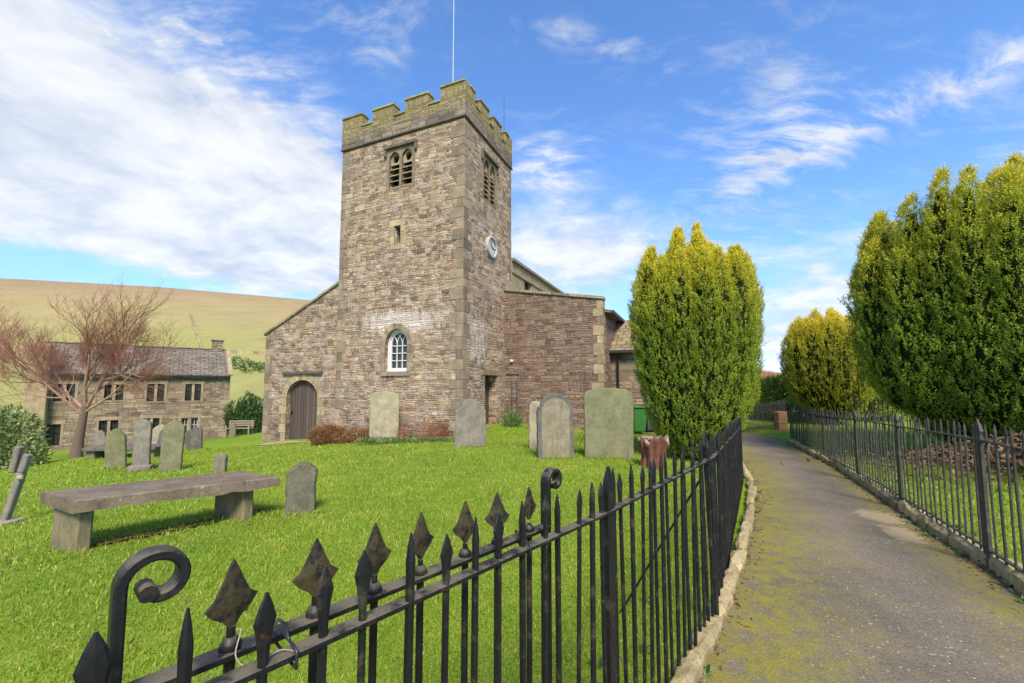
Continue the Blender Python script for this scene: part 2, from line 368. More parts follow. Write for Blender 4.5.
M['parapet'] = ashlar('parapet_stone', (.235,.20,.14), (.27,.245,.07), .7, (.10,.085,.065))
M['lichen_cap'] = ashlar('lichen_coping', (.27,.25,.13), (.33,.30,.07), .75)
M['ashlar'] = ashlar('dressed_sandstone', (.36,.285,.17), (.36,.30,.10), .25, (.18,.14,.09))
M['nave'] = ashlar('nave_ashlar', (.33,.27,.155), (.33,.29,.09), .45, (.19,.155,.09))
M['hood'] = ashlar('dark_dripstone', (.12,.10,.08), (.2,.18,.09), .3)
M['grey_stone'] = ashlar('grey_headstone', (.225,.20,.16), (.20,.21,.10), .5, (.085,.085,.075), 2.0)
M['green_stone'] = ashlar('green_headstone', (.185,.18,.10), (.22,.215,.06), .6, (.085,.083,.05), 2.0)
M['dark_stone'] = ashlar('dark_headstone', (.13,.12,.105), (.17,.18,.12), .4, (.05,.05,.047), 2.0)
M['pale_stone'] = ashlar('pale_headstone', (.34,.30,.20), (.27,.27,.10), .4, (.15,.13,.09), 2.0)
M['panel_stone'] = ashlar('panel_headstone', (.25,.215,.145), (.22,.21,.08), .45, (.10,.085,.06), 2.0)
M['brown_stone'] = ashlar('brown_headstone', (.19,.165,.115), (.16,.165,.06), .35, (.075,.065,.05), 2.0)
M['mossy_stone'] = ashlar('mossy_headstone', (.13,.12,.085), (.17,.17,.05), .65, (.055,.05,.04), 2.5)
M['slab_top'] = ashlar('tomb_top_stone', (.165,.13,.088), (.20,.17,.10), .4, (.05,.04,.035), 1.6, .75)
M['tomb'] = ashlar('tomb_edge_stone', (.20,.17,.095), (.23,.21,.06), .5, (.06,.052,.035), 2.2)
M['kerb'] = ashlar('kerb_sandstone', (.40,.32,.17), (.25,.24,.05), .75, (.13,.105,.06), 2.5)

def plain(name, col, rough=.6, metal=0.0, var=.25, sc=8.0, spec=.4):
    mt, g, b = material(name, rough, spec); b.inputs['Metallic'].default_value = metal
    pos = g.n('ShaderNodeTexCoord').outputs['Object']; n = g.noise(pos, sc, 5, .6)
    c = g.mix(n, tuple(q*(1-var) for q in col), tuple(min(1, q*(1+var)) for q in col)); g.put(b.inputs['Base Color'], c)
    bump(g, b, n, .15, .005); return mt
M['white'] = plain('white_paint', (.66,.64,.60), .5, var=.06); M['oldwhite'] = plain('dull_white_paint', (.40,.39,.36), .6, var=.1); M['dark'] = plain('dark_interior', (.012,.011,.01), .9)
M['glass'] = plain('window_glass', (.03,.033,.035), .08, var=.3, sc=2, spec=.6)
M['lead'] = plain('lead_rail', (.09,.09,.09), .6); M['pole'] = plain('flagpole_paint', (.50,.52,.55), .4, var=.05)
M['pipe'] = plain('black_pipe', (.03,.028,.03), .5); M['greenbin'] = plain('green_plastic', (.04,.17,.035), .45); M['greybin'] = plain('grey_plastic', (.055,.06,.07), .5)
M['string'] = plain('pale_string', (.30,.27,.20), .9); M['tie'] = plain('black_plastic_tie', (.025,.025,.028), .35)
M['brick'] = plain('weathered_brick', (.45,.20,.10), .9, var=.4, sc=20)
M['clock'] = plain('clock_face_glass', (.42,.44,.38), .3, var=.2, sc=3)
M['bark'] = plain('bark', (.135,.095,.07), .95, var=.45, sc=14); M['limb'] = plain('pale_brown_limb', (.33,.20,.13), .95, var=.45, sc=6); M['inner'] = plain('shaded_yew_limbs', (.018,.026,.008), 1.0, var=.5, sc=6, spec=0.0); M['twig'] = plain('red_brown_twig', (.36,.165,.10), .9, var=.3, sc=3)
M['stick'] = plain('dead_stick', (.15,.09,.05), .95, var=.4, sc=5); M['deadleaf'] = plain('dead_leaf', (.24,.13,.06), .95, var=.5, sc=9)
M['redtwig'] = plain('red_shrub_twig', (.30,.085,.055), .9, var=.35, sc=6); M['rust_leaf'] = plain('rusty_heather', (.25,.10,.045), .95, var=.4, sc=9)
M['stump'] = plain('stump_bark', (.15,.062,.033), .95, var=.6, sc=18); M['stumpwood'] = plain('weathered_stump_top', (.30,.24,.18), .95, var=.35, sc=25)
M['wood'] = plain('weathered_bench_wood', (.26,.22,.14), .85, var=.3)
def wood_door():
    mt, g, b = material('old_oak_planks', .85, .2); uv = g.n('ShaderNodeUVMap').outputs[0]
    u = g.sep(uv)[0]; cell = g.m('FLOOR', g.m('MULTIPLY', u, 6.0)); fr = g.m('FRACT', g.m('MULTIPLY', u, 6.0))
    n = g.noise(g.v('MULTIPLY', uv, (30, 2.5, 1)), 1.0, 5, .6); rn = g.n('ShaderNodeTexWhiteNoise', {'W': cell}, noise_dimensions='1D').outputs['Value']
    c = g.mix(n, (.05,.036,.028), (.15,.115,.09)); c = g.mix(1.0, c, g.ramp(rn, [(0,(.75,.75,.75)),(1,(1.2,1.2,1.2))]), 'MULTIPLY')
    gap = g.m('MAXIMUM', g.step(fr, .06, .02), g.step(fr, .94, .98)); c = g.mix(gap, c, (.012,.009,.007)); g.put(b.inputs['Base Color'], c)
    bump(g, b, g.m('SUBTRACT', n, g.m('MULTIPLY', gap, 1.5)), .5, .01); return mt
M['door'] = wood_door()
def iron():
    mt, g, b = material('black_painted_iron', .45, .32); tc = g.n('ShaderNodeNewGeometry'); pos = tc.outputs['Position']
    n1 = g.noise(pos, 14, 6, .68); n2 = g.noise(pos, 60, 4, .6); n3 = g.noise(g.v('ADD', pos, (3,8,1)), 5, 5, .65)
    up = g.step(g.sep(tc.outputs['Normal'])[2], .2, .9)
    c = g.mix(n2, (.005,.005,.0055), (.013,.013,.0135))
    alg = g.m('MULTIPLY', g.step(g.m('ADD', n1, g.m('MULTIPLY', up, .13)), .53, .74), .6); c = g.mix(alg, c, (.085,.078,.028))
    rust = g.step(g.m('ADD', n3, g.m('MULTIPLY', n2, .15)), .70, .80); c = g.mix(g.m('MULTIPLY', rust, .7), c, (.13,.06,.03))
    c = g.mix(g.m('MULTIPLY', g.m('MULTIPLY', up, g.step(n1, .36, .6)), .6), c, (.17,.15,.11))
    g.put(b.inputs['Base Color'], c); g.put(b.inputs['Roughness'], g.lin(g.m('ADD', alg, n1), .3, 1.0, .34, .85)); bump(g, b, g.m('ADD', n1, g.m('MULTIPLY', n2, .6)), .45, .004); return mt
M['iron'] = iron()
def iron_worn():
    mt, g, b = material('algae_stained_iron', .6, .4); pos = g.n('ShaderNodeNewGeometry').outputs['Position']
    n1 = g.noise(pos, 40, 7, .7); n2 = g.noise(g.v('ADD', pos, (1,5,3)), 50, 4, .6)
    c = g.mix(g.step(n1, .38, .58), (.008,.008,.007), (.055,.043,.015)); c = g.mix(g.m('MULTIPLY', g.step(n2, .5, .7), .5), c, (.02,.018,.015))
    g.put(b.inputs['Base Color'], c); bump(g, b, n1, .4, .004); return mt
M['iron_worn'] = iron_worn()
def iron_grey():
    mt, g, b = material('faded_grey_iron', .65, .4); pos = g.n('ShaderNodeNewGeometry').outputs['Position']
    n1 = g.noise(pos, 9, 6, .68); n2 = g.noise(pos, 45, 4, .6)
    c = g.mix(n2, (.028,.027,.024), (.066,.062,.052)); c = g.mix(g.m('MULTIPLY', g.step(n1, .48, .7), .7), c, (.14,.13,.065)); g.put(b.inputs['Base Color'], c); bump(g, b, n1, .3, .003); return mt
M['iron_grey'] = iron_grey()
def stone_tiles(name, c0, c1, su, sv):
    mt, g, b = material(name, .9, .2); uv = g.n('ShaderNodeUVMap').outputs[0]
    w = g.v('SCALE', g.v('SUBTRACT', g.noise(uv, 2, 3, col=True), (.5,.5,.5)), scale=.05)
    br = g.n('ShaderNodeTexBrick', {'Vector': g.v('MULTIPLY', g.v('ADD', uv, w), (su, sv, 1)), 'Scale': 1.0, 'Mortar Size': .035, 'Mortar Smooth': .3, 'Bias': 0.0,
              'Brick Width': 1.0, 'Row Height': 1.0, 'Color1': c0, 'Color2': c1, 'Mortar': (.03,.026,.022)}); br.offset = .47
    c = g.mix(1.0, br.outputs['Color'], g.ramp(g.noise(uv, 5, 6, .7), [(.25,(.6,.6,.6)),(.75,(1.35,1.33,1.25))]), 'MULTIPLY')
    c = g.mix(g.m('MULTIPLY', g.step(g.noise(uv, 1.3, 5, .7), .5, .66), .5), c, (.24,.22,.13))
    g.put(b.inputs['Base Color'], c); fy = g.m('FRACT', g.m('MULTIPLY', g.sep(uv)[1], sv))
    bump(g, b, g.m('SUBTRACT', g.m('SUBTRACT', 1.0, fy), br.outputs['Fac']), .8, .04); return mt
M['roof'] = stone_tiles('stone_slate_roof', (.125,.105,.085), (.225,.195,.155), 1.9, 3.2)
M['porch_roof'] = stone_tiles('porch_stone_slates', (.20,.15,.09), (.32,.25,.15), 2.6, 4.0)

def leaf_mat(name, dark, mid, young, trans=.25, rough=.55):
    mt, g, b = material(name, rough, .35)
    a = g.n('ShaderNodeAttribute', attribute_name='tint').outputs['Fac']; yv = g.n('ShaderNodeAttribute', attribute_name='young').outputs['Fac']
    c = g.mix(a, dark, mid); c = g.mix(yv, c, young); g.put(b.inputs['Base Color'], c)
    tr = g.n('ShaderNodeBsdfTranslucent', {'Color': g.mix(1.0, c, (1.2,1.25,.6), 'MULTIPLY')}); ms = g.n('ShaderNodeMixShader', {'Fac': trans, 1: b.outputs[0], 2: tr.outputs[0]})
    g.put(mt.node_tree.nodes['Material Output'].inputs['Surface'], ms.outputs[0]); return mt
M['yew'] = leaf_mat('yew_foliage', (.075,.155,.018), (.29,.42,.036), (.85,.68,.045))
M['yew_gold'] = leaf_mat('golden_yew_foliage', (.13,.18,.016), (.40,.42,.035), (.85,.66,.045))
M['bush'] = leaf_mat('laurel_leaves', (.07,.13,.035), (.24,.33,.11), (.50,.50,.22), .2, .35)
M['conifer'] = leaf_mat('dark_conifer', (.03,.075,.018), (.07,.15,.035), (.13,.20,.05))
M['hedge'] = leaf_mat('hedge_leaves', (.09,.16,.02), (.24,.34,.04), (.42,.42,.05))
M['grass'] = leaf_mat('grass_blades', (.155,.245,.018), (.31,.41,.040), (.54,.47,.14), .3, .6)
M['weed'] = leaf_mat('weed_leaves', (.05,.12,.03), (.13,.25,.06), (.3,.35,.15))
M['heather'] = leaf_mat('rusty_heather_leaves', (.12,.035,.018), (.30,.13,.055), (.36,.24,.10))
M['litter'] = leaf_mat('dead_leaf_litter', (.08,.045,.026), (.17,.10,.055), (.27,.19,.11), .1, .9)

def ground_mat():
    mt, g, b = material('lawn_turf', .95, .1); pos = g.n('ShaderNodeNewGeometry').outputs['Position']; p = g.v('MULTIPLY', pos, (1,1,0))
    n1 = g.noise(p, .35, 5, .6); n2 = g.noise(p, 3.0, 6, .7); n3 = g.noise(p, 40, 4, .7)
    c = g.mix(g.step(n1, .3, .7), (.135,.23,.018), (.215,.31,.026)); c = g.mix(g.m('MULTIPLY', g.step(n2, .46, .74), .75), c, (.34,.34,.05))
    c = g.mix(1.0, c, g.ramp(n3, [(.25,(.5,.55,.5)),(.75,(1.35,1.3,1.3))]), 'MULTIPLY')
    far = g.step(g.v('LENGTH', p), 60, 200); c = g.mix(far, c, (.24,.25,.07))
    g.put(b.inputs['Base Color'], c); bump(g, b, g.m('ADD', n3, n2), .7, .03); return mt
M['lawn'] = ground_mat()
def hill_mat():
    mt, g, b = material('moorland', .95, .1); pos = g.n('ShaderNodeNewGeometry').outputs['Position']; p = g.v('MULTIPLY', pos, (1,1,0)); z = g.sep(pos)[2]
    n1 = g.noise(p, .008, 6, .62); n2 = g.noise(g.map(pos, rot=(0,0,.3), scale=(1,1,4)), .02, 6, .68); n3 = g.noise(p, .12, 5, .7)
    zz = g.m('ADD', z, g.m('MULTIPLY', g.m('SUBTRACT', n1, .5), 70.0))
    c = g.ramp(g.lin(zz, -10, 110, 0, 1), [(0,(.24,.265,.075)),(.22,(.30,.285,.095)),(.5,(.335,.275,.12)),(.8,(.32,.235,.12)),(1,(.285,.20,.115))])
    c = g.mix(g.m('MULTIPLY', g.step(n2, .42, .68), .55), c, (.25,.205,.09)); c = g.mix(g.m('MULTIPLY', g.step(n3, .5, .75), .4), c, (.20,.165,.075)); n4 = g.noise(g.map(pos, rot=(0,0,-.2), scale=(1,.35,2)), .035, 7, .7); c = g.mix(g.m('MULTIPLY', g.step(n4, .52, .70), .5), c, (.33,.345,.10)); n5 = g.noise(g.map(pos, scale=(1,.3,3)), .05, 6, .7); c = g.mix(g.m('MULTIPLY', g.step(n5, .60, .72), .5), c, (.17,.115,.06))
    g.put(b.inputs['Base Color'], c); return mt
M['hill'] = hill_mat()
PATH_L = [(.05,1.2),(.30,1.55),(.75,2.17),(1.25,2.85),(1.85,3.7),(2.6,4.9),(3.25,6.0),(3.95,7.3),(4.7,9.0),(5.6,11.5),(6.1,13.2)]
PATH_R = [(2.1,.0),(2.6,.95),(3.1,1.95),(3.62,3.02),(3.98,3.72),(4.22,4.24),(5.33,6.36),(6.05,7.8),(6.68,9.2),(7.45,11.0),(8.15,12.7)]
def path_mat():
    mt, g, b = material('mossy_tarmac', .9, .25); uv = g.n('ShaderNodeUVMap').outputs[0]; pos = g.n('ShaderNodeNewGeometry').outputs['Position']; p = g.v('MULTIPLY', pos, (1,1,0))
    u, v, _ = g.sep(uv)
    n1 = g.noise(p, 1.1, 6, .65); n2 = g.noise(p, 7, 5, .7); n3 = g.noise(p, 130, 3, .7); ch = g.vor(p, 95.0, 'F1', 1.0, 'Color'); chd = g.vor(p, 95.0, 'F1', 1.0, 'Distance')
    r1, r2, r3 = g.sep(ch)
    c = g.mix(r1, (.130,.109,.080), (.205,.175,.128)); c = g.mix(1.0, c, g.ramp(n1, [(.3,(.68,.69,.7)),(.7,(1.2,1.17,1.1))]), 'MULTIPLY')
    c = g.mix(g.step(r2, .985, .992), c, (.36,.31,.22))
    eL = g.m('SUBTRACT', u, g.m('MULTIPLY', n1, .42)); eR = g.m('SUBTRACT', g.m('SUBTRACT', 1.0, u), g.m('MULTIPLY', n1, .34))
    moss = g.m('MAXIMUM', g.step(eL, .34, -.10), g.m('MULTIPLY', g.step(eR, .18, -.12), .9))
    moss = g.m('MULTIPLY', moss, g.step(g.m('ADD', n2, g.m('MULTIPLY', n3, .35)), .5, .78), clamp=True)
    spread = g.m('MULTIPLY', g.step(g.noise(p, 2.6, 6, .72), .48, .74), .42); spread = g.m('MULTIPLY', spread, g.step(g.sep(pos)[1], 9.0, 3.0)); moss = g.m('MAXIMUM', g.m('MULTIPLY', moss, 1.0), spread)
    c = g.mix(g.m('MULTIPLY', moss, .85), c, g.mix(n3, (.13,.13,.010), (.33,.29,.025)))
    litter = g.m('MULTIPLY', g.m('MAXIMUM', g.step(g.m('SUBTRACT', u, g.m('MULTIPLY', n2, .12)), .03, -.04), g.step(g.m('SUBTRACT', g.m('SUBTRACT', 1.0, u), g.m('MULTIPLY', n2, .10)), .03, -.03)), g.step(n2, .4, .55))
    c = g.mix(g.m('MULTIPLY', litter, .5), c, g.mix(r3, (.07,.045,.032), (.22,.15,.10)))
    def sand(x, y, a, bb):
        q = g.v('SUBTRACT', p, (x, y, 0)); ax = Vector((.46,.89,0)); al = g.m('DIVIDE', g.v('DOT_PRODUCT', q, tuple(ax)), a); ac = g.m('DIVIDE', g.v('DOT_PRODUCT', q, (.89,-.46,0)), bb)
        return g.step(g.m('ADD', g.m('ADD', g.m('MULTIPLY', al, al), g.m('MULTIPLY', ac, ac)), g.m('MULTIPLY', g.m('SUBTRACT', n2, .5), 3.2)), 1.0, .35)
    sd_ = g.m('MAXIMUM', sand(4.35,5.15,.35,.28), sand(4.0,4.5,.45,.17)); c = g.mix(g.m('MULTIPLY', sd_, .85), c, g.mix(n3, (.30,.21,.11), (.48,.36,.21)))
    g.put(b.inputs['Base Color'], c); bump(g, b, g.m('ADD', g.m('SUBTRACT', 1.0, chd), g.m('MULTIPLY', moss, 1.0)), .55, .006); return mt
M['path'] = path_mat()
M['footpath'] = plain('worn_earth_path', (.36,.28,.16), .95, var=.25, sc=4)

# ------------------------------------------------------------------ ground, hills, path
def densify(pts, step):
    P = [Vector((*p, 0)) for p in pts]; out = []
    n = len(P)
    for i in range(n - 1):
        p0, p1, p2, p3 = P[max(i-1,0)], P[i], P[i+1], P[min(i+2,n-1)]
        k = max(1, int((p2-p1).length / step))
        for j in range(k):
            t = j / k
            out.append(.5*((2*p1) + (p2-p0)*t + (2*p0-5*p1+4*p2-p3)*t*t + (3*p1-p0-3*p2+p3)*t**3))
    out.append(P[-1]); return out
def ground():
    def axis(lo, hi):
        fine = np.arange(lo, hi + .001, .4); a = [fine[-1]]
        s = .4
        while a[-1] < 6000: s *= 1.22; a.append(a[-1] + s)
        b = [fine[0]]; s = .4
        while b[-1] > -6000: s *= 1.22; b.append(b[-1] - s)
        return np.concatenate([np.array(b[1:])[::-1], fine, np.array(a[1:])])
    X = axis(-38, 22); Y = axis(-3, 36); gx, gy = np.meshgrid(X, Y); P = np.stack([gx.ravel(), gy.ravel()], 1); z = zs(P)
    # the path is cut into the turf: sink the ground under it
    nx, ny = len(X), len(Y); V = np.column_stack([P, z])
    i = np.arange(nx-1)[None,:] + nx*np.arange(ny-1)[:,None]; i = i.ravel(); F = np.stack([i, i+1, i+1+nx, i+nx], 1)
    o = fast_mesh('lawn', V, F, M['lawn'], smooth=True); tag(o, kind='structure')
ground()
pl = densify(PATH_L, .25); pr = densify(PATH_R, .25)
def resample(P, n):
    P = np.array([(p.x, p.y) for p in P]); d = np.concatenate([[0], np.cumsum(np.hypot(*np.diff(P, axis=0).T))]); t = np.linspace(0, d[-1], n)
    return np.stack([np.interp(t, d, P[:,0]), np.interp(t, d, P[:,1])], 1)
def path():
    # beyond the fence ends the path widens and swings towards the church
    L = resample(pl, 60); Rr = resample(pr, 60)
    L = np.vstack([[(-1.2,-.6),(-.5,.4)], L, [(5.2,14.2),(4.2,15.3)]]); Rr = np.vstack([[(1.4,-1.6),(1.75,-.8)], Rr, [(8.2,14.4),(7.4,16.4)]])
    nc = 17; V = []; UV = []
    for i in range(len(L)):
        for k in range(nc):
            t = k/(nc-1); p = L[i]*(1-t)+Rr[i]*t; V.append(p); UV.append((t, i*.25))
    V = np.array(V); z = zs(V) + .02 + .03*np.sin(np.array([u[0] for u in UV])*PI); V = np.column_stack([V, z])
    n = len(L); F = [(i*nc+k, i*nc+k+1, (i+1)*nc+k+1, (i+1)*nc+k) for i in range(n-1) for k in range(nc-1)]
    o = fast_mesh('path', V, np.array(F), M['path'], smooth=True); me = o.data
    ul = me.uv_layers.new(name='UVMap'); idx = np.empty(len(me.loops), np.int32); me.loops.foreach_get('vertex_index', idx); ul.data.foreach_set('uv', np.array(UV, np.float32)[idx].ravel())
    tag(o, kind='structure')
path()
def footpath():   # the worn strip in front of the old door
    a = at(262, 443, 17.3); b = at(345, 442, 16.0); mb = MB(); n = 24; L = []; Q = []
    for i in range(n+1):
        t = i/n; p = a.lerp(b, t); w = .30 + .18*math.sin(t*9) + .12*random.random()
        if t > .8: w *= (1-t)/.2 + .1
        for sgn, l in ((1, L), (-1, Q)):
            x, y = p.x + DR.x*w*sgn, p.y + DR.y*w*sgn; l.append((x, y, gz(x, y)+.025))
    for i in range(n): mb.add([L[i], L[i+1], Q[i+1], Q[i]], [(0,3,2,1)])
    tag(mb.build('footpath', M['footpath']), kind='structure')
footpath()
def kerb(pts, side, i0):
    mb = MB(); P = densify(pts, .05); d = 0; i = i0; rnd = random.Random(3 if side < 0 else 5)
    while i < len(P) - 8:
        ln = rnd.choice([6,8,9,11,12]); j = min(i + ln, len(P)-1)
        a, b = P[i], P[j]; m = (a+b)/2; dv = (b-a).normalized(); nrm = Vector((-dv.y, dv.x, 0))*side
        c = m + nrm*((-.035 if side > 0 else .05) + rnd.uniform(-.015,.015)); w = rnd.uniform(.085,.115) if side > 0 else rnd.uniform(.15,.18); h = rnd.uniform(.20,.25); yaw = math.atan2(dv.y, dv.x) + rnd.uniform(-.03,.03)
        rot = (Matrix.Rotation(yaw, 3, 'Z') @ Matrix.Rotation(rnd.uniform(-.05,.05), 3, 'X') @ Matrix.Rotation(rnd.uniform(-.02,.02), 3, 'Y'))
        L = (b-a).length - .012; loops = []
        ns = 5
        for k in range(ns+1):
            x = -L/2 + L*k/ns; e = .018 if k in (0, ns) else 0; q = []
            for (yy, zz_) in ((-w/2+e, -h/2), (w/2-e, -h/2), (w/2-e, h/2-.028-e), (w/2-.026-e, h/2-e), (-w/2+.026+e, h/2-e), (-w/2+e, h/2-.028-e)):
                q.append(rot @ Vector((x, yy + rnd.uniform(-.008,.008), zz_ + (rnd.uniform(-.009,.009) if zz_ > 0 else 0))) + Vector((c.x, c.y, gz(c.x, c.y) + (-.015 if side > 0 else .03))))
            loops.append(q)
        mb.ring(loops)
        i = j
    tag(mb.build('kerb', M['kerb']), kind='structure')
kerb(PATH_L, 1, 8); kerb(PATH_R, -1, 12)

def hills():
    # fell behind the church: ridge height follows the skyline, distance 470 m
    prof = [(-900,262),(-300,270),(0,278),(160,287),(310,300),(430,318),(520,332),(640,352),(740,368),(790,374),(900,378),(1100,372),(1500,350),(2200,330)]
    px = np.linspace(-880, 2150, 150); py = np.interp(px, [p[0] for p in prof], [p[1] for p in prof])
    V = []; ns = 46; D0, D1 = 75.0, 470.0
    for i, (x, y) in enumerate(zip(px, py)):
        r = ray(x, y); zt = 1.5 + D1*r.z/r.y
        for k in range(ns + 8):
            s = k/ns; D = D0 + (D1-D0)*s
            if s <= 1: zz = -4.6 + (zt + 4.6)*(s**1.12) + (3.0*math.sin(i*.21+s*9) + 2.0*math.sin(i*.53 - s*17))*s*(1-s)*1.6 + .7*math.sin(i*.9+k*.4)*s*(1-s)
            else: zz = zt - (s-1)*60
            V.append((r.x/r.y*D, D, zz))
    n = len(px); m = ns+8; F = [(i*m+k, (i+1)*m+k, (i+1)*m+k+1, i*m+k+1) for i in range(n-1) for k in range(m-1)]
    tag(fast_mesh('hills', V, np.array(F), M['hill'], smooth=True), kind='structure')
    Va = np.array(V).reshape(n, m, 3)
    def on_hill(x, s):
        fi = np.clip((x-px[0])/(px[1]-px[0]), 0, n-2); i = int(fi); fk = s*ns; k = int(fk); a = fi-i; b = fk-k
        return Vector((Va[i,k]*(1-a)+Va[i+1,k]*a)*(1-b) + Vector(Va[i,k+1]*(1-a)+Va[i+1,k+1]*a)*b)
    for nm_, pts in (('grey dry stone wall crossing the lower slope of the fell', [(-150,.17),(60,.185),(190,.20),(262,.19),(420,.20)]), ('dry stone wall running straight up the fell side', [(205,.20),(196,.34),(190,.52)])):
        mb = MB(); L = []
        for j in range(len(pts)-1):
            q = max(6, int(abs(pts[j+1][0]-pts[j][0])/9)+6)
            for t in range(q): L.append(on_hill(pts[j][0]+(pts[j+1][0]-pts[j][0])*t/q, pts[j][1]+(pts[j+1][1]-pts[j][1])*t/q))
        for j in range(len(L)-1): mb.bar(L[j]+Vector((0,0,.35)), L[j+1]+Vector((0,0,.35)),   .5, 1.3)
        tag(mb.build('field_wall', M['ashlar']), nm_, 'field wall', None, 'thing')
    rng = np.random.default_rng(77); B = []; D = []
    for x in np.arange(150, 300, 3.2):
        p = on_hill(x + rng.normal()*1.2, .13 + rng.normal()*.006); h = rng.uniform(1.6, 4.2); k = 60; v = rng.normal(size=(k,3)); v /= np.linalg.norm(v,axis=1)[:,None]; B.append(np.array(p)+v*np.array([h*.45,h*.4,h*.45])*rng.uniform(.3,1,(k,1))+np.array([0,0,h*.4])); D.append(v+np.array([0,0,.6]))
    B = np.concatenate(B); D = np.concatenate(D); D /= np.linalg.norm(D,axis=1)[:,None]; k = len(B); V2, F2 = blades(k, B, D, rng.uniform(.5,1.1,k), rng.uniform(.2,.45,k), rng)
    tag(fast_mesh('hedgerow', V2, F2, M['conifer'], None, {'tint': np.repeat(rng.uniform(0,1,k),4), 'young': np.repeat(rng.uniform(0,.8,k),4)}), kind='stuff')

# ------------------------------------------------------------------ church
def on_plane(px, py, p0, n):
    r = ray(px, py); return EYE + r * ((Vector(p0) - EYE).dot(n) / r.dot(n))
class Wall:                              # a vertical wall plane with its own (a, z) coordinates; n = outward normal
    def __init__(s, o, d, n): s.o = Vector(o); s.d = Vector(d).normalized(); s.n = Vector(n).normalized()
    def pix(s, px, py): q = on_plane(px, py, s.o, s.n) - s.o; return q.dot(s.d), q.z + s.o.z
    def p(s, a, z, out=0.0): q = s.o + s.d*a + s.n*out; q.z = z; return q
def wall_mesh(mb, w, outer, holes=(), depth=.3, back=None):
    loops = [list(outer)] + [list(h) for h in holes]
    flat = [q for l in loops for q in l]; tri = tessellate_polygon([[Vector((a, z, 0)) for a, z in l] for l in loops])
    P = [w.p(a, z) for a, z in flat]
    fs = []
    for t in tri:
        nn = (P[t[1]]-P[t[0]]).cross(P[t[2]]-P[t[0]]); fs.append(tuple(t) if nn.dot(w.n) > 0 else tuple(t[::-1]))
    mb.add(P, fs)
    for h in holes:
        n = len(h); F = [w.p(a, z) for a, z in h]; B = [w.p(a, z, -depth) for a, z in h]
        c = sum(F, Vector())/n
        for k in range(n):
            k2 = (k+1) % n; q = [F[k], F[k2], B[k2], B[k]]; nn = (q[1]-q[0]).cross(q[2]-q[0])
            mb.add(q, [(0,1,2,3) if nn.dot(c-(q[0]+q[1])/2) > 0 else (3,2,1,0)])
def prism(mb, w, poly, o0, o1, bev=0.0):    # polygon in wall coordinates extruded from o0 to o1 along the outward normal
    n = len(poly); area = sum(poly[k][0]*poly[(k+1)%n][1] - poly[(k+1)%n][0]*poly[k][1] for k in range(n))
    if w.d.cross(Vector((0,0,1))).dot(w.n) * area < 0: poly = poly[::-1]
    ca = sum(q[0] for q in poly)/n; cz = sum(q[1] for q in poly)/n
    def sh(l, e):
        r = []
        for a, z in l:
            dx, dz = a-ca, z-cz; ll = math.hypot(dx, dz) or 1; r.append((a-dx/ll*e, z-dz/ll*e))
        return r
    loops = [[w.p(a, z, o0) for a, z in poly]]
    if bev: loops += [[w.p(a, z, o1-bev) for a, z in poly], [w.p(a, z, o1) for a, z in sh(poly, bev)]]
    else: loops += [[w.p(a, z, o1) for a, z in poly]]
    mb.ring(loops); return mb
def arch(a0, a1, z0, zs_, ztop, n=10, point=0.0):
    c = (a0+a1)/2; hw = (a1-a0)/2; pts = [(a0, z0), (a1, z0)]
    for k in range(n+1):
        t = PI*k/n; x = c + hw*math.cos(t); y = zs_ + (ztop-zs_)*(math.sin(t)*(1-point) + point*(1-abs(math.cos(t))))
        pts.append((x, y))
    return pts
NL, NR = -DR, -DL                        # outward normals of the west and the south faces
W0 = Wall((CORNER.x, CORNER.y, 0), DL, NL); S0 = Wall((CORNER.x, CORNER.y, 0), DR, NR)
ch = thing('church', 'old rubble stone church with square battlemented tower and low side aisles', 'church', (CORNER.x, CORNER.y, gz(CORNER.x, CORNER.y)))
W_T = W0.pix(340.8, 220)[0]; S_T = S0.pix(511, 220)[0]
ZS = W0.pix(461.5, 118.5)[1]             # string course
ZTOP = W0.pix(458, 81)[1]; ZCR = ZTOP - .60
def rect(w, x0, y0, x1, y1):
    a0, z1 = w.pix(x0, y0); a1, z0 = w.pix(x1, y1); return min(a0,a1), max(a0,a1), z0, z1
def oblique(w, x0, x1, xm, ytop, ybot):   # an upright opening read at its middle column
    a0 = w.pix(x0, 300)[0]; a1 = w.pix(x1, 300)[0]; return min(a0,a1), max(a0,a1), w.pix(xm, ybot)[1], w.pix(xm, ytop)[1]
def belfry(w, a0, a1, z0, z1):            # two-light louvred opening with pierced heads
    wd = (a1-a0); mw = wd*.10; lw = (wd-mw)/2; H = []
    for i in range(2):
        l = a0 + i*(lw+mw); H.append(arch(l, l+lw, z0, z1-lw*.55, z1, 8, .25))
    return H
# tower: west, south, north, east walls
bw = oblique(W0, 386.5, 409.8, 398, 151, 187); bs = oblique(S0, 483.2, 494.5, 489, 163, 202)
hole_w = belfry(W0, *bw); hole_s = belfry(S0, *bs)
sl = oblique(W0, 392.8, 399.2, 396, 226, 243.5)
slit = [(sl[0], sl[2]), (sl[1], sl[2]), (sl[1], sl[3]), (sl[0], sl[3])]
ww = oblique(W0, 386, 408, 397, 328.5, 371.5); west_open = arch(ww[0], ww[1], ww[2], ww[3]-.62, ww[3], 14)
sdr = oblique(S0, 485.3, 497.5, 486, 375, 428); sdr = (sdr[0], sdr[1], -.35, sdr[3])
south_door = [(sdr[0], sdr[2]), (sdr[1], sdr[2]), (sdr[1], sdr[3]), (sdr[0], sdr[3])]
mb = MB()
wall_mesh(mb, W0, [(0,-1.2),(W_T,-1.2),(W_T,ZS),(0,ZS)], hole_w+[slit, west_open], .34)
wall_mesh(mb, S0, [(0,-1.2),(S_T,-1.2),(S_T,ZS),(0,ZS)], hole_s+[south_door], .42)
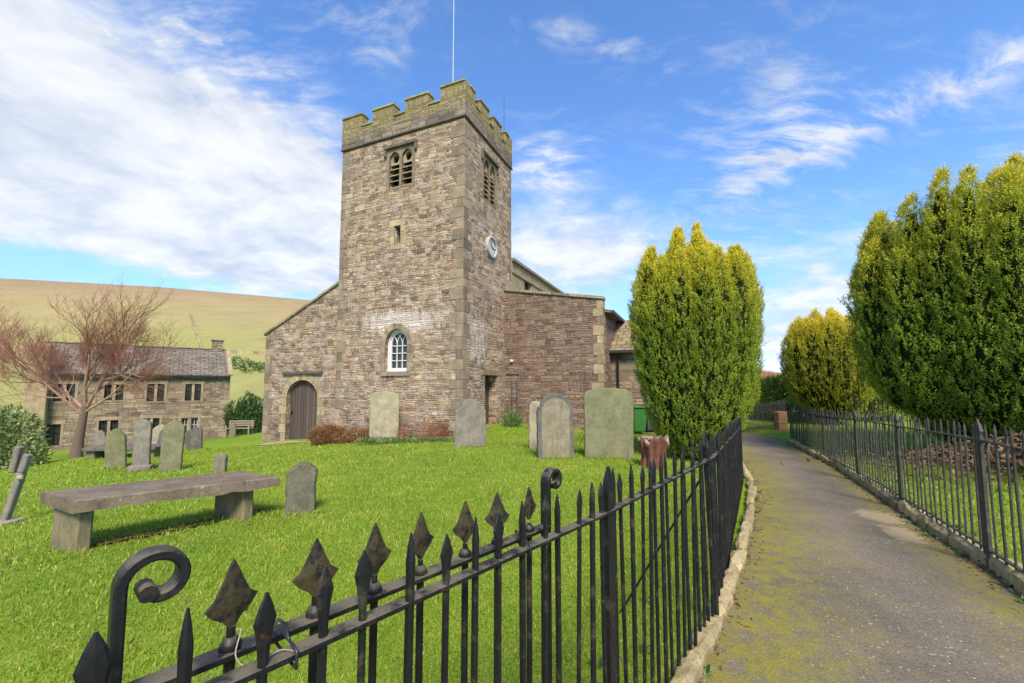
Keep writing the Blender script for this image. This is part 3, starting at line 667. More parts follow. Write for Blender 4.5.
N0 = Wall(W0.p(W_T, 0), DR, -NR); E0 = Wall(S0.p(S_T, 0), DL, -NL)
wall_mesh(mb, N0, [(0,-1.2),(S_T,-1.2),(S_T,ZS),(0,ZS)]); wall_mesh(mb, E0, [(0,-1.2),(W_T,-1.2),(W_T,ZS),(0,ZS)])
tower = mb.build('tower', M['tower'], ch, ch)
# dark chamber behind the openings
mb = MB(); c = (W0.p(W_T/2, 0) + E0.p(W_T/2, 0))/2; rz = Matrix.Rotation(PI/2 - TH, 3, 'Z')
mb.box((c.x, c.y, 5.2), (S_T-.9, W_T-.9, 10.2), rz); mb.build('bell_chamber', M['dark'], tower, ch)
# quoins on the tower's corners
def quoins(walls, z0, z1, mat, parent, seed, short=.28, long=.52):
    rnd = random.Random(seed); mb = MB(); z = z0; k = 0
    while z < z1 - .12:
        h = min(rnd.uniform(.30,.46), z1 - z); la, lb = (long, short) if k % 2 else (short, long)
        la *= rnd.uniform(.85,1.15); lb *= rnd.uniform(.85,1.15); e = rnd.uniform(.006,.018); g_ = .008
        (wa, a, da), (wb, b, db) = walls
        if da: prism(mb, wa, [(a, z+g_), (a+da*la, z+g_), (a+da*la, z+h-g_), (a, z+h-g_)], -.02, e, .006)
        if db: prism(mb, wb, [(b, z+g_), (b+db*lb, z+g_), (b+db*lb, z+h-g_), (b, z+h-g_)], -.02, e*.8+.001, .006)
        z += h; k += 1
    return mb.build('quoins', mat, parent, ch)
quoins([(W0,0,1),(S0,0,1)], -.3, ZS, M['quoin'], tower, 1)
quoins([(W0,W_T,-1),(N0,0,1)], -.6, ZS, M['quoin'], tower, 2, .24, .44)
quoins([(S0,S_T,-1),(E0,0,1)], -.3, ZS, M['quoin'], tower, 3, .22, .40)
# string course all round, parapet with merlons
def course(mb, z0, z1, out, back=.0):
    P = [W0.p(0,0), W0.p(W_T,0), E0.p(W_T,0), E0.p(0,0)]; c = sum(P, Vector())/4
    def sc(e, z):
        r = []
        for p in P:
            a = (p-c); r.append(Vector((p.x,p.y,z)) + (DL*(1 if a.dot(DL)>0 else -1) + DR*(1 if a.dot(DR)>0 else -1))*e)
        return r
    mb.ring([sc(0, z0)[::-1], sc(out, z0+.04)[::-1], sc(out, z1-.05)[::-1], sc(.03, z1)[::-1]], (True, True)); return sc
mb = MB(); course(mb, ZS+.02, ZS+.14, .065); mb.build('string_course', M['hood'], tower, ch)
par = MB(); caps = MB(); T = .34; PO = .035
sides = [(W0, W_T), (S0, S_T), (N0, S_T), (E0, W_T)]
zb = ZS + .14
for w, L in sides:
    lo = 0.0 - PO; hi = L + PO
    if w in (S0, N0): lo += T; hi -= T    # butt joints at the corners
    prism(par, w, [(lo, zb), (hi, zb), (hi, ZCR), (lo, ZCR)], PO-T, PO)
    nm = 4; full = L + 2*PO; mw = full*.178; gap = (full - nm*mw)/(nm-1)
    for k in range(nm):
        a0 = -PO + k*(mw+gap); a1 = a0 + mw; zt = ZTOP - .09 - (0.0 if k in (0,3) else .03)
        pa0, pa1 = max(a0, lo), min(a1, hi)
        prism(par, w, [(pa0, ZCR), (pa1, ZCR), (pa1, zt), (pa0, zt)], PO-T, PO)
        prism(caps, w, [(pa0-(.03 if k else 0), zt), (pa1+(.03 if k < nm-1 else 0), zt), (pa1+(.03 if k < nm-1 else 0), zt+.07), (pa0-(.03 if k else 0), zt+.07)], PO-T-.03, PO+.04, .02)
        if k < nm-1:
            b0, b1 = max(a1, lo) + .003, min(a1+gap, hi) - .003; prism(caps, w, [(b0, ZCR), (b1, ZCR), (b1, ZCR+.055), (b0, ZCR+.055)], PO-T-.02, PO+.04, .015)
pp = par.build('parapet', M['parapet_rubble'], ch, ch); caps.build('coping', M['lichen_cap'], pp, ch)
mb = MB(); mb.box((c.x, c.y, ZS+.22), (S_T-.3, W_T-.3, .1), rz); mb.build('tower_roof', M['lead'], ch, ch)
# belfry windows
def belfry_parts(w, b, holes):
    a0, a1, z0, z1 = b; wd = a1-a0; mw = wd*.10; lw = (wd-mw)/2
    fr = MB(); e = .13
    outer = [(a0-e, z0-.06), (a1+e, z0-.06), (a1+e, z1+.12), (a0-e, z1+.12)]
    fw = Wall(w.p(0,0,.012), w.d, w.n)
    hs = [[(x, z) for x, z in h] for h in holes]
    wall_mesh(fr, fw, outer, hs, .10)
    n = len(outer)
    for k in range(4):
        p, q = outer[k], outer[(k+1)%4]; fr.add([fw.p(*p), fw.p(*q), w.p(*q, -.02), w.p(*p, -.02)], [(0,1,2,3)])
    o = fr.build('belfry_window', M['quoin'], ch, ch)
    for i in range(2):
        l = a0 + i*(lw+mw); zz = z0 + .03; zl = z1 - lw*1.02
        nl = max(4, int((zl - z0)/.19)); st = (zl-z0)/nl
        m2 = MB()
        for k in range(nl):
            zc = z0 + st*(k+.45)
            m2.add([w.p(l-.01, zc-.075, -.03), w.p(l+lw+.01, zc-.075, -.03), w.p(l+lw+.01, zc+.06, -.26), w.p(l-.01, zc+.06, -.26),
                    w.p(l-.01, zc-.045, -.03), w.p(l+lw+.01, zc-.045, -.03), w.p(l+lw+.01, zc+.09, -.26), w.p(l-.01, zc+.09, -.26)],
                   [(0,1,2,3),(7,6,5,4),(0,4,5,1),(1,5,6,2),(2,6,7,3),(3,7,4,0)])
        m2.build('louvre', M['ashlar'], o, ch)
        # pierced stone tracery over each light
        m3 = MB(); ring_o = []; ring_i = []; cx = l+lw/2; cz = z1 - lw*.52
        head = [(l-.005, zl), (l+lw+.005, zl)] + [(x, z) for x, z in holes[i][2:]]
        cir = [(cx + lw*.30*math.cos(2*PI*k/14)*(1.0), cz + lw*.34*math.sin(2*PI*k/14)) for k in range(14)]
        tw = Wall(w.p(0,0,-.08), w.d, w.n); wall_mesh(m3, tw, head, [cir], .08); m3.build('tracery', M['ashlar'], o, ch)
    hd = MB(); prism(hd, w, [(a0-e-.10, z1+.13), (a1+e+.10, z1+.13), (a1+e+.10, z1+.24), (a0-e-.10, z1+.24)], -.02, .11, .02)
    for aa in (a0-e-.10, a1+e+.0): prism(hd, w, [(aa, z1-.16), (aa+.10, z1-.16), (aa+.10, z1+.128), (aa, z1+.128)], -.02, .09, .02)
    hd.build('hood_mould', M['hood'], o, ch)
belfry_parts(W0, bw, hole_w); belfry_parts(S0, bs, hole_s)
# slit window with dressed surround
mb = MB(); a0,a1,z0,z1 = sl; rnd = random.Random(4)
for x0,x1,y0,y1 in ((a0-.26,a0,z0-.05,z0+.42),(a0-.18,a0,z0+.43,z1),(a1,a1+.2,z0-.05,z0+.3),(a1,a1+.27,z0+.31,z1),(a0-.2,a1+.22,z1+.005,z1+.24),(a0-.16,a1+.16,z0-.22,z0-.055)):
    prism(mb, W0, [(x0,y0),(x1,y0),(x1,y1),(x0,y1)], -.03, .012, .006)
o = mb.build('slit_window', M['ashlar'], ch, ch)
# round-headed west window
def inset(poly, e):
    ca = sum(q[0] for q in poly)/len(poly); n = len(poly); out = []
    for k in range(n):
        p0, p1, p2 = poly[k-1], poly[k], poly[(k+1)%n]
        def nr(a, b):
            dx, dz = b[0]-a[0], b[1]-a[1]; l = math.hypot(dx, dz) or 1; return (-dz/l, dx/l)
        n1, n2 = nr(p0,p1), nr(p1,p2); bx, bz = n1[0]+n2[0], n1[1]+n2[1]; d = max(.35, (bx*n1[0]+bz*n1[1])); out.append((p1[0]+bx*e/d, p1[1]+bz*e/d))
    return out
def frame_ring(mb, w, poly, e, o0, o1):
    I = inset(poly, e); n = len(poly)
    for k in range(n):
        k2 = (k+1)%n
        a,b,c_,d = poly[k], poly[k2], I[k2], I[k]
        mb.add([w.p(*a,o1), w.p(*b,o1), w.p(*c_,o1), w.p(*d,o1), w.p(*d,o0), w.p(*c_,o0), w.p(*a,o0), w.p(*b,o0)], [(0,1,2,3),(3,2,5,4),(1,0,6,7)])
    return I
mb = MB(); I = frame_ring(mb, W0, west_open, .085, -.28, -.17)
ii = frame_ring(mb, W0, I, .05, -.28, -.21)
wwin = mb.build('west_window', M['white'], ch, ch)
mb = MB(); mb.add([W0.p(a, z, -.27) for a, z in west_open], [tuple(range(len(west_open)))]); mb.build('pane', M['glass'], wwin, ch)
A0, A1 = min(q[0] for q in ii), max(q[0] for q in ii); Z0 = ii[0][1]; ZC = ww[3]-.62; wd = A1-A0
gb = MB(); th = .028
for k in (1,2): gb.bar(W0.p(A0+wd*k/3, Z0, -.235), W0.p(A0+wd*k/3, ZC+.05, -.235), .04, th, W0.d)
for k in range(1,4):
    z = Z0 + (ZC - Z0)*k/3; gb.bar(W0.p(A0, z, -.235), W0.p(A1, z, -.235), .04, th, (0,0,1))
for s_, cx in ((1, A0+wd/3), (-1, A0+wd/3), (1, A0+2*wd/3), (-1, A0+2*wd/3)):   # intersecting glazing bars in the head
    rr = wd*.68; prev = None
    for k in range(9):
        t = k/8*1.05; a = cx + s_*rr*(1-math.cos(t)); z = ZC+.03 + rr*math.sin(t)
        if not (A0-.01 < a < A1+.01) or ((a-(A0+A1)/2)/(wd/2))**2 + ((z-ZC)/(ww[3]-.13-ZC))**2 > 1.03: break
        p = W0.p(a, z, -.235)
        if prev is not None: gb.bar(prev, p, .04, .024, W0.d)
        prev = p
gb.build('glazing_bars', M['white'], wwin, ch)
mb = MB(); prism(mb, W0, [(ww[0]-.14, ww[2]-.16), (ww[1]+.14, ww[2]-.16), (ww[1]+.14, ww[2]-.004), (ww[0]-.14, ww[2]-.004)], -.2, .06, .02); mb.build('window_sill', M['quoin'], wwin, ch)
mb = MB(); n = len(west_open)       # dressed jambs and arch ring, 12 mm proud
Oo = inset(west_open, -.20)
for k in range(2, n-1):
    q = [west_open[k], west_open[k+1], Oo[k+1], Oo[k]]; prism(mb, W0, q, -.02, .012, .004)
for x0, x1, s_ in ((ww[0]-.2, ww[0], 0), (ww[1], ww[1]+.2, 1)):
    z = ww[2]; k = 0
    while z < ZC-.02:
        h = min(.34, ZC - z); e = .08*(k%2)
        prism(mb, W0, [(x0-(e if not s_ else 0), z+.005), (x1+(e if s_ else 0), z+.005), (x1+(e if s_ else 0), z+h-.005), (x0-(e if not s_ else 0), z+h-.005)], -.02, .012, .004); z += h; k += 1
mb.build('window_surround', M['quoin'], wwin, ch)
# south door deep in its recess
mb = MB(); prism(mb, S0, [(sdr[0], sdr[2]), (sdr[1], sdr[2]), (sdr[1], sdr[3]), (sdr[0], sdr[3])], -.44, -.38); sdo = mb.build('tower_door', M['door'], ch, ch)
mb = MB(); prism(mb, S0, [(sdr[0]-.25, sdr[3]+.003), (sdr[1]+.3, sdr[3]+.003), (sdr[1]+.3, sdr[3]+.2), (sdr[0]-.25, sdr[3]+.2)], -.2, .02, .01); mb.build('lintel', M['quoin'], sdo, ch); mb = MB()
prism(mb, S0, [(sdr[0]-.3, -.32), (sdr[1]+.2, -.32), (sdr[1]+.2, .06), (sdr[0]-.3, .06)], -.3, .2, .02); mb.build('door_step', M['quoin'], sdo, ch)
# clock on the south face
ca, cz = S0.pix(490.3, 247.5); cr = .42
mb = MB(); n = 40
def circ(r_, o): return [S0.p(ca + r_*math.cos(2*PI*k/n), cz + r_*math.sin(2*PI*k/n), o) for k in range(n)]
mb.ring([circ(cr, -.02), circ(cr, .09), circ(cr*.97, .12), circ(cr*.86, .12), circ(cr*.83, .05)], (False, False))
mb.box(S0.p(ca, cz+cr+.11, .03), (.05,.06,.22), rz); clock = mb.build('clock', M['oldwhite'], ch, ch)
mb = MB(); mb.add(circ(cr*.85, .055), [tuple(range(n))]); mb.build('clock_face', M['clock'], clock, ch)
for nm_, ang, ln in (('hour_hand', PI*.5+.3, .20), ('minute_hand', -.15, .31)):
    mb = MB(); mb.bar(S0.p(ca, cz, .075), S0.p(ca+ln*math.cos(ang), cz+ln*math.sin(ang), .075), .01, .03, S0.d); mb.build(nm_, M['pipe'], clock, ch)
for k in range(12):
    t = 2*PI*k/12; mb = MB(); mb.bar(S0.p(ca+.29*math.cos(t), cz+.29*math.sin(t), .065), S0.p(ca+.345*math.cos(t), cz+.345*math.sin(t), .065), .008, .018, S0.n.cross(S0.d)); mb.build('hour_mark', M['pipe'], clock, ch)
# flagpole and lightning rod
fp = on_plane(453.2, 78, c, Vector((0,1,0))); fp = at(453.2, 60, c.y - .3)
mb = MB(); mb.tube([(fp.x, fp.y, ZS+.2), (fp.x, fp.y, ZTOP+6.5)], [.024,.014], 8); mb.tube([(fp.x,fp.y,ZTOP+6.5),(fp.x,fp.y,ZTOP+6.60)], .03, 8); mb.build('flagpole', M['pole'], ch, ch)
lp = E0.p(.25, 0, -.2); mb = MB(); mb.tube([(lp.x, lp.y, ZCR), (lp.x, lp.y, S0.pix(504.5,85)[1]*1.0)], [.022,.012], 6); mb.build('lightning_rod', M['lead'], ch, ch)
# north aisle with its old round-arched door
NA = Wall(W0.p(0, 0, -.14), DL, NL); T2 = NA.pix(263.5, 400)[0]; zE = NA.pix(265.5, 335)[1]; zT = NA.pix(339.5, 283)[1]
zEb = zE + (zT-zE)*(T2-W_T)/(T2-W_T)
dr = oblique(NA, 290.5, 321, 305, 380, 438.5); door_open = arch(dr[0], dr[1], dr[2]-.25, dr[3]-(dr[1]-dr[0])*.42, dr[3], 14)
mb = MB(); wall_mesh(mb, NA, [(W_T-.2,-1.4),(T2,-1.8),(T2,zE),(W_T-.2,zT+(zT-zE)/(T2-W_T)*.2)], [door_open], .26)
AL = 13.0; NN = Wall(NA.p(T2, 0), DR, -NR); wall_mesh(mb, NN, [(0,-1.8),(AL,-1.8),(AL,zE),(0,zE)])
EE = Wall(NN.p(AL, 0), -DL, -NL); wall_mesh(mb, EE, [(0,-1.8),(T2-W_T,-1.4),(T2-W_T,zT),(0,zE)])
na = mb.build('north_aisle', M['tower'], ch, ch)
quoins([(NA,T2,-1),(NN,0,1)], -1.2, zE-.05, M['quoin'], na, 6, .3, .55)
slope = (zT-zE)/(T2-W_T)
mb = MB()      # roof slab and verge coping
r0, r1 = NA.p(W_T+.004, zT+.05, -.25), NA.p(T2+.22, zE-.22*slope+.05, -.25)
mb.add([r0, r1, r1+DR*(AL-.2), r0+DR*(AL-.2)] + [p-Vector((0,0,.12)) for p in (r0, r1, r1+DR*(AL-.2), r0+DR*(AL-.2))], [(0,1,2,3),(7,6,5,4),(0,4,5,1),(1,5,6,2),(2,6,7,3),(3,7,4,0)])
mb.build('aisle_roof', M['roof'], na, ch)
mb = MB(); k_ = 7
for i in range(k_):
    t0, t1 = W_T+.01+(T2+.1-W_T)*i/k_, W_T+(T2+.1-W_T)*(i+1)/k_ - .012
    z_0, z_1 = zT-(t0-W_T)*slope+.004, zT-(t1-W_T)*slope+.004
    prism(mb, NA, [(t0,z_0),(t1,z_1),(t1,z_1+.10),(t0,z_0+.10)], -.24, .07, .015)
mb.build('coping', M['parapet'], na, ch)
mb = MB(); prism(mb, NA, [(dr[0], dr[2]-.2), (dr[1], dr[2]-.2)] + door_open[2:], -.26, -.18); ndoor = mb.build('plank_door', M['door'], ch, ch)
mb = MB(); Oo = inset(door_open, -.27); n = len(door_open)
for k in range(2, n-1): prism(mb, NA, [door_open[k], door_open[k+1], Oo[k+1], Oo[k]], -.03, .018 + .006*(k%2), .008)
for x0,x1,s_ in ((dr[0]-.27,dr[0],0),(dr[1],dr[1]+.27,1)):
    z = dr[2]-.2; k = 0; zz1 = dr[3]-(dr[1]-dr[0])*.42
    while z < zz1-.02:
        h = min(.38, zz1-z); e = .12*(k%2); prism(mb, NA, [(x0-(0 if s_ else e), z+.006), (x1+(e if s_ else 0), z+.006), (x1+(e if s_ else 0), z+h-.006), (x0-(0 if s_ else e), z+h-.006)], -.03, .02, .008); z += h; k += 1
mb.build('door_arch', M['ashlar'], ndoor, ch)
hz = NA.pix(306, 372.5)[1]; mb = MB(); prism(mb, NA, [(dr[0]-.25, hz-.05),(dr[1]+.2,hz-.05),(dr[1]+.2,hz+.05),(dr[0]-.25,hz+.05)], -.03, .12, .02); mb.build('drip_stone', M['hood'], ndoor, ch)
mb = MB(); prism(mb, NA, [(dr[1]-.2, dr[2]+.95), (dr[1]-.12, dr[2]+.95), (dr[1]-.12, dr[2]+1.1), (dr[1]-.2, dr[2]+1.1)], -.19, -.15, .01); mb.build('door_latch', M['iron'], ndoor, ch)
# nave with clerestory
NV = Wall(S0.p(S_T+.004, 0, .03), DR, NR); zN = NV.pix(512.5, 259)[1]; LN = 15.0
mb = MB(); cw = oblique(NV, 524.5, 531.5, 528, 281, 300)
chole = [(cw[0], cw[2]-.5), (cw[1], cw[2]-.5), (cw[1], cw[3]), (cw[0], cw[3])]
holes = [chole] + [[(a+k*2.7, z) for a, z in chole] for k in (1,2,3)]
wall_mesh(mb, NV, [(0,2),(LN,2),(LN,zN-.1),(0,zN-.1)], holes, .2)
NV2 = Wall(NV.p(0,0), DL, NL); E2 = Wall(NV.p(LN,0), DL, -NL); wall_mesh(mb, E2, [(0,-1),(W_T,-1),(W_T,zN-.1),(0,zN-.1)])
N2 = Wall(NV2.p(W_T, 0), DR, -NR); wall_mesh(mb, N2, [(0,2),(LN,2),(LN,zN-.1),(0,zN-.1)])
wall_mesh(mb, NV2, [(.0,2),(.04,2),(.04,zN-.1),(.0,zN-.1)])
nave = mb.build('nave', M['nave'], ch, ch)
for h in holes: mb = MB(); mb.add([NV.p(a, z, -.19) for a, z in h], [(0,1,2,3)]); mb.build('pane', M['glass'], nave, ch)
mb = MB()
prism(mb, NV, [(0,zN-.1),(LN,zN-.1),(LN,zN+.02),(0,zN+.02)], -.4, .12, .03); prism(mb, NV, [(0,zN-.62),(LN,zN-.62),(LN,zN-.5),(0,zN-.5)], -.1, .06, .03)
mb.build('coping', M['parapet'], nave, ch)
mb = MB(); q = [NV.p(.0,zN-.12,-.1), NV.p(LN,zN-.12,-.1), N2.p(LN,zN-.12,-.1), N2.p(0,zN-.12,-.1)]; md = [(q[0]+q[3])/2+Vector((0,0,.1)), (q[1]+q[2])/2+Vector((0,0,.1))]
mb.add([q[0],q[1],md[1],md[0],q[3],q[2]], [(0,1,2,3),(3,2,5,4)]); mb.build('nave_roof', M['lead'], nave, ch)
# south aisle: blank west wall, eaves towards the porch
s1 = S0.pix(504.3, 380)[0]; SA = Wall(S0.p(s1, 0), -DL, NL); a3 = SA.pix(604, 400)[0]
zA0 = SA.pix(505, 291)[1]; zA1 = SA.pix(604, 299)[1]
mb = MB(); wall_mesh(mb, SA, [(0,-1.2),(a3,-1.2),(a3,zA1),(0,zA0)])
SS = Wall(SA.p(a3, 0), DR, NR); zEv = SS.pix(606, 313)[1]
LS = 12.0; wall_mesh(mb, SS, [(0,-1.2),(LS,-1.2),(LS,zEv),(.4,zEv),(.4,zA1),(0,zA1)])
ES = Wall(SS.p(LS,0), DL, -NL); wall_mesh(mb, ES, [(0,-1.2),(a3,-1.2),(a3,zA0),(0,zEv)])
sa = mb.build('south_aisle', M['aisle'], ch, ch)
quoins([(SA,a3,-1),(SS,0,1)], -.5, zA1-.02, M['ashlar'], sa, 9, .22, .42)
mb = MB(); k_ = 6
for i in range(k_):
    b0, b1 = .01+(a3+.05)*i/k_, (a3+.06)*(i+1)/k_-.012; f = lambda b: zA0+(zA1-zA0)*b/a3+.003
    prism(mb, SA, [(b0,f(b0)),(b1,f(b1)),(b1,f(b1)+.11),(b0,f(b0)+.11)], -.36, .06, .02)
mb.build('coping', M['parapet'], sa, ch)
mb = MB(); p0, p1 = SA.p(.0, zA0-.16, -.40), SA.p(a3+.25, zEv+.06, -.40)
mb.add([p0, p1, p1+DR*(LS-.4), p0+DR*(LS-.4)] + [p-Vector((0,0,.1)) for p in (p0, p1, p1+DR*(LS-.4), p0+DR*(LS-.4))], [(3,2,1,0),(4,5,6,7),(1,5,4,0),(2,6,5,1),(3,7,6,2),(0,4,7,3)])
mb.build('aisle_roof', M['porch_roof'], sa, ch)
mb = MB(); mb.bar(SS.p(.42, zEv-.0, .28), SS.p(LS, zEv-.0, .28), .13, .11); mb.build('gutter', M['pipe'], sa, ch)
# porch standing out from the south aisle
sp = SS.pix(611.5, 400)[0]; PW = Wall(SS.p(sp, 0, .004), -DL, NL); zp = PW.pix(614, 349)[1]; PD, PL = 2.6, 3.4
mb = MB(); wall_mesh(mb, PW, [(0,-1),(PD,-1),(PD,zp),(0,zp)])
PS = Wall(PW.p(PD,0), DR, NR); zr = zp + 1.35
ph = arch(.9, PL-.9, -1.0, 1.5, 2.1, 10); wall_mesh(mb, PS, [(0,-1.001),(PL,-1.001),(PL,zp),(PL/2,zr),(0,zp)], [ph], .3)
PE = Wall(PW.p(0,0)+DR*PL, -DL, -NL); wall_mesh(mb, PE, [(0,-1),(PD,-1),(PD,zp),(0,zp)])
po = mb.build('porch', M['house'], ch, ch)
mb = MB()
for sgn, base in ((1, PW.p(0,zp,.20)), (-1, PE.p(0,zp,.20))):
    base = base + Vector((0,0,-.10)); top = PW.p(0,zr+.06)+DR*(PL/2); e = -DL*(PD+.2)
    V = [base, base+e, top+e, top]; mb.add(V+[p-Vector((0,0,.09)) for p in V], [(0,1,2,3) if sgn > 0 else (3,2,1,0), (7,6,5,4), (0,4,5,1), (1,5,6,2), (2,6,7,3), (3,7,4,0)])
mb.build('porch_roof', M['porch_roof'], po, ch)
mb = MB(); g0, g1 = PW.p(-.0, zp-.14, .26), PW.p(PD+.2, zp-.14, .26); mb.bar(g0, g1, .14, .13, bev=.02)
dp = PW.pix(618.5, 370)[0]; mb.tube([PW.p(dp, zp-.2, .24), PW.p(dp, zp-.36, .10), PW.p(dp, -.3, .10)], .045, 8); mb.build('drainpipe', M['pipe'], po, ch)
# vent pipes in the corner by the aisle
mb = MB()
for px in (512.5, 517.5):
    a = SA.pix(px, 400)[0]; mb.tube([SA.p(a, -.3, .05), SA.p(a, SA.pix(px, 381)[1], .05)], .028, 6)
a_, z_ = SA.pix(506, 374); a2_, _ = SA.pix(519, 374); mb.bar(SA.p(a_+.02, z_, .03), SA.p(a2_, z_, .03), .03, .04); mb.build('vent_pipes', M['lead'], sa, ch)
a_, z_ = SA.pix(512.3, 361); mb = MB(); mb.box(SA.p(a_, z_, .06), (.13,.12,.10), rz, .02); mb.build('wall_lamp', M['white'], sa, ch)

# ------------------------------------------------------------------ stone house below the fell
def house():
    pl_, pr_ = at(20, 440, 26.5), at(227.3, 440, 33.0); zl = -3.6
    d = Vector((pr_.x-pl_.x, pr_.y-pl_.y, 0)); L = d.length; d.normalize(); F = Wall((pl_.x, pl_.y, 0), d, (d.y, -d.x, 0)); DP = 7.4
    H = thing('stone_house', 'long two storey stone house with slate roof behind the bare tree', 'house', (pr_.x, pr_.y, gz(pr_.x, pr_.y)))
    Q = lambda x, y, z: F.p(x, z, -y); RZ = Matrix.Rotation(math.atan2(d.y, d.x), 3, 'Z')
    ze = F.pix(215, 376)[1]; zr = ze + 2.2
    wins = [(61,82,384,401),(111,130,384.5,400),(153,170,384,401),(190.5,206,384,400.5),(57,71,424,445),(108,127,420,437.5),(151,167,418,435),(188.3,204.6,417.5,433.5)]
    holes = []; rc = []
    for a,b,c_,e_ in wins:
        r = oblique(F, a, b, (a+b)/2, c_, e_); rc.append(r); holes.append([(r[0],r[2]),(r[1],r[2]),(r[1],r[3]),(r[0],r[3])])
    mb = MB(); wall_mesh(mb, F, [(0,zl),(L,zl),(L,ze),(0,ze)], holes, .22)
    for xx, n in ((L, 1), (0, -1)):
        S = Wall(Q(xx,0,0), -F.n, d*n); wall_mesh(mb, S, [(0,zl),(DP,zl),(DP,ze),(DP/2,zr),(0,ze)])
    B = Wall(Q(0,DP,0), d, -F.n); wall_mesh(mb, B, [(0,zl),(L,zl),(L,ze),(0,ze)])
    mb.build('wall', M['house'], H, H)
    for i, r in enumerate(rc):
        mb = MB(); n = 1 if i == 4 else 2; m = (r[0]+r[1])/2
        for (a,b,c_,e_) in ((r[0]-.14,r[0],r[2],r[3]),(r[1],r[1]+.14,r[2],r[3]),(r[0]-.2,r[1]+.2,r[3]+.003,r[3]+.24),(r[0]-.2,r[1]+.2,r[2]-.15,r[2]-.003)): prism(mb, F, [(a,c_),(b,c_),(b,e_),(a,e_)], -.05, .02, .006)
        if n == 2: prism(mb, F, [(m-.08,r[2]),(m+.08,r[2]),(m+.08,r[3]),(m-.08,r[3])], -.2, -.02, .01)
        w = mb.build('window', M['quoin'], H, H)
        mb = MB(); prism(mb, F, [(r[0],r[2]),(r[1],r[2]),(r[1],r[3]),(r[0],r[3])], -.24, -.21); mb.build('pane', M['glass'], w, H)
        mb = MB(); spans = [(r[0],r[1])] if n == 1 else [(r[0],m-.08),(m+.08,r[1])]
        for a,b in spans:
            for x in (a+.03, (a+b)/2, b-.03): mb.bar(F.p(x,r[2],-.19), F.p(x,r[3],-.19), .03, .045, F.d)
            for z in (r[2]+.03, (r[2]*.45+r[3]*.55), r[3]-.03): mb.bar(F.p(a,z,-.19), F.p(b,z,-.19), .03, .045)
        mb.build('frame', M['dark'] if i != 7 else M['oldwhite'], w, H)
    mb = MB(); ov = .25; dz = zr - ze
    for s_ in (0,1):
        yb = -ov if s_ == 0 else DP+ov; zb_ = ze - ov*dz/(DP/2)+.08; V = [Q(.1,yb,zb_),Q(L-.02,yb,zb_),Q(L-.02,DP/2,zr+.08),Q(.1,DP/2,zr+.08)]
        V2 = [v-Vector((0,0,.12)) for v in V]; f = [(0,1,2,3),(7,6,5,4),(0,4,5,1),(1,5,6,2),(2,6,7,3),(3,7,4,0)]
        mb.add(V+V2, f if s_ == 0 else [q[::-1] for q in f])
    rf = mb.build('roof', M['roof'], H, H)
    mb = MB()
    for k in range(20): mb.box(Q(.1+(L-.2)*(k+.5)/20, DP/2, zr+.10), ((L-.2)/20-.02,.3,.10), RZ, .02)
    mb.build('ridge_tiles', M['quoin'], rf, H)
    mb = MB()
    for y_ in (-.15, DP+.15): mb.bar(Q(L+.0,y_,ze+.1), Q(L+.0,DP/2,zr+.16), .30, .12, bev=.01)
    mb.build('verge_coping', M['ashlar'], rf, H)
    mb = MB(); mb.box(Q(L-.75, DP/2, zr+.35), (.75,.65,.9), RZ, .03); mb.box(Q(L-.75, DP/2, zr+.84), (.88,.78,.11), RZ, .02); mb.build('chimney', M['house'], rf, H)
    mb = MB(); mb.box(Q(.6, -.34, (zl+4.25)/2), (.95,.62,4.25-zl), RZ, .03); mb.build('chimney_stack', M['ashlar'], H, H)
    mb = MB(); mb.bar(Q(.2,-.31,ze-.02), Q(L,-.31,ze-.02), .12, .11); mb.build('gutter', M['pipe'], H, H)
    quo = MB(); z = gz(pr_.x,pr_.y)-.3; k = 0
    while z < ze-.3: prism(quo, F, [(L-(.6 if k%2 else .35), z),(L,z),(L,z+.38),(L-(.6 if k%2 else .35),z+.38)], -.02, .02, .01); z += .4; k += 1
    quo.build('quoins', M['quoin'], H, H)
house()

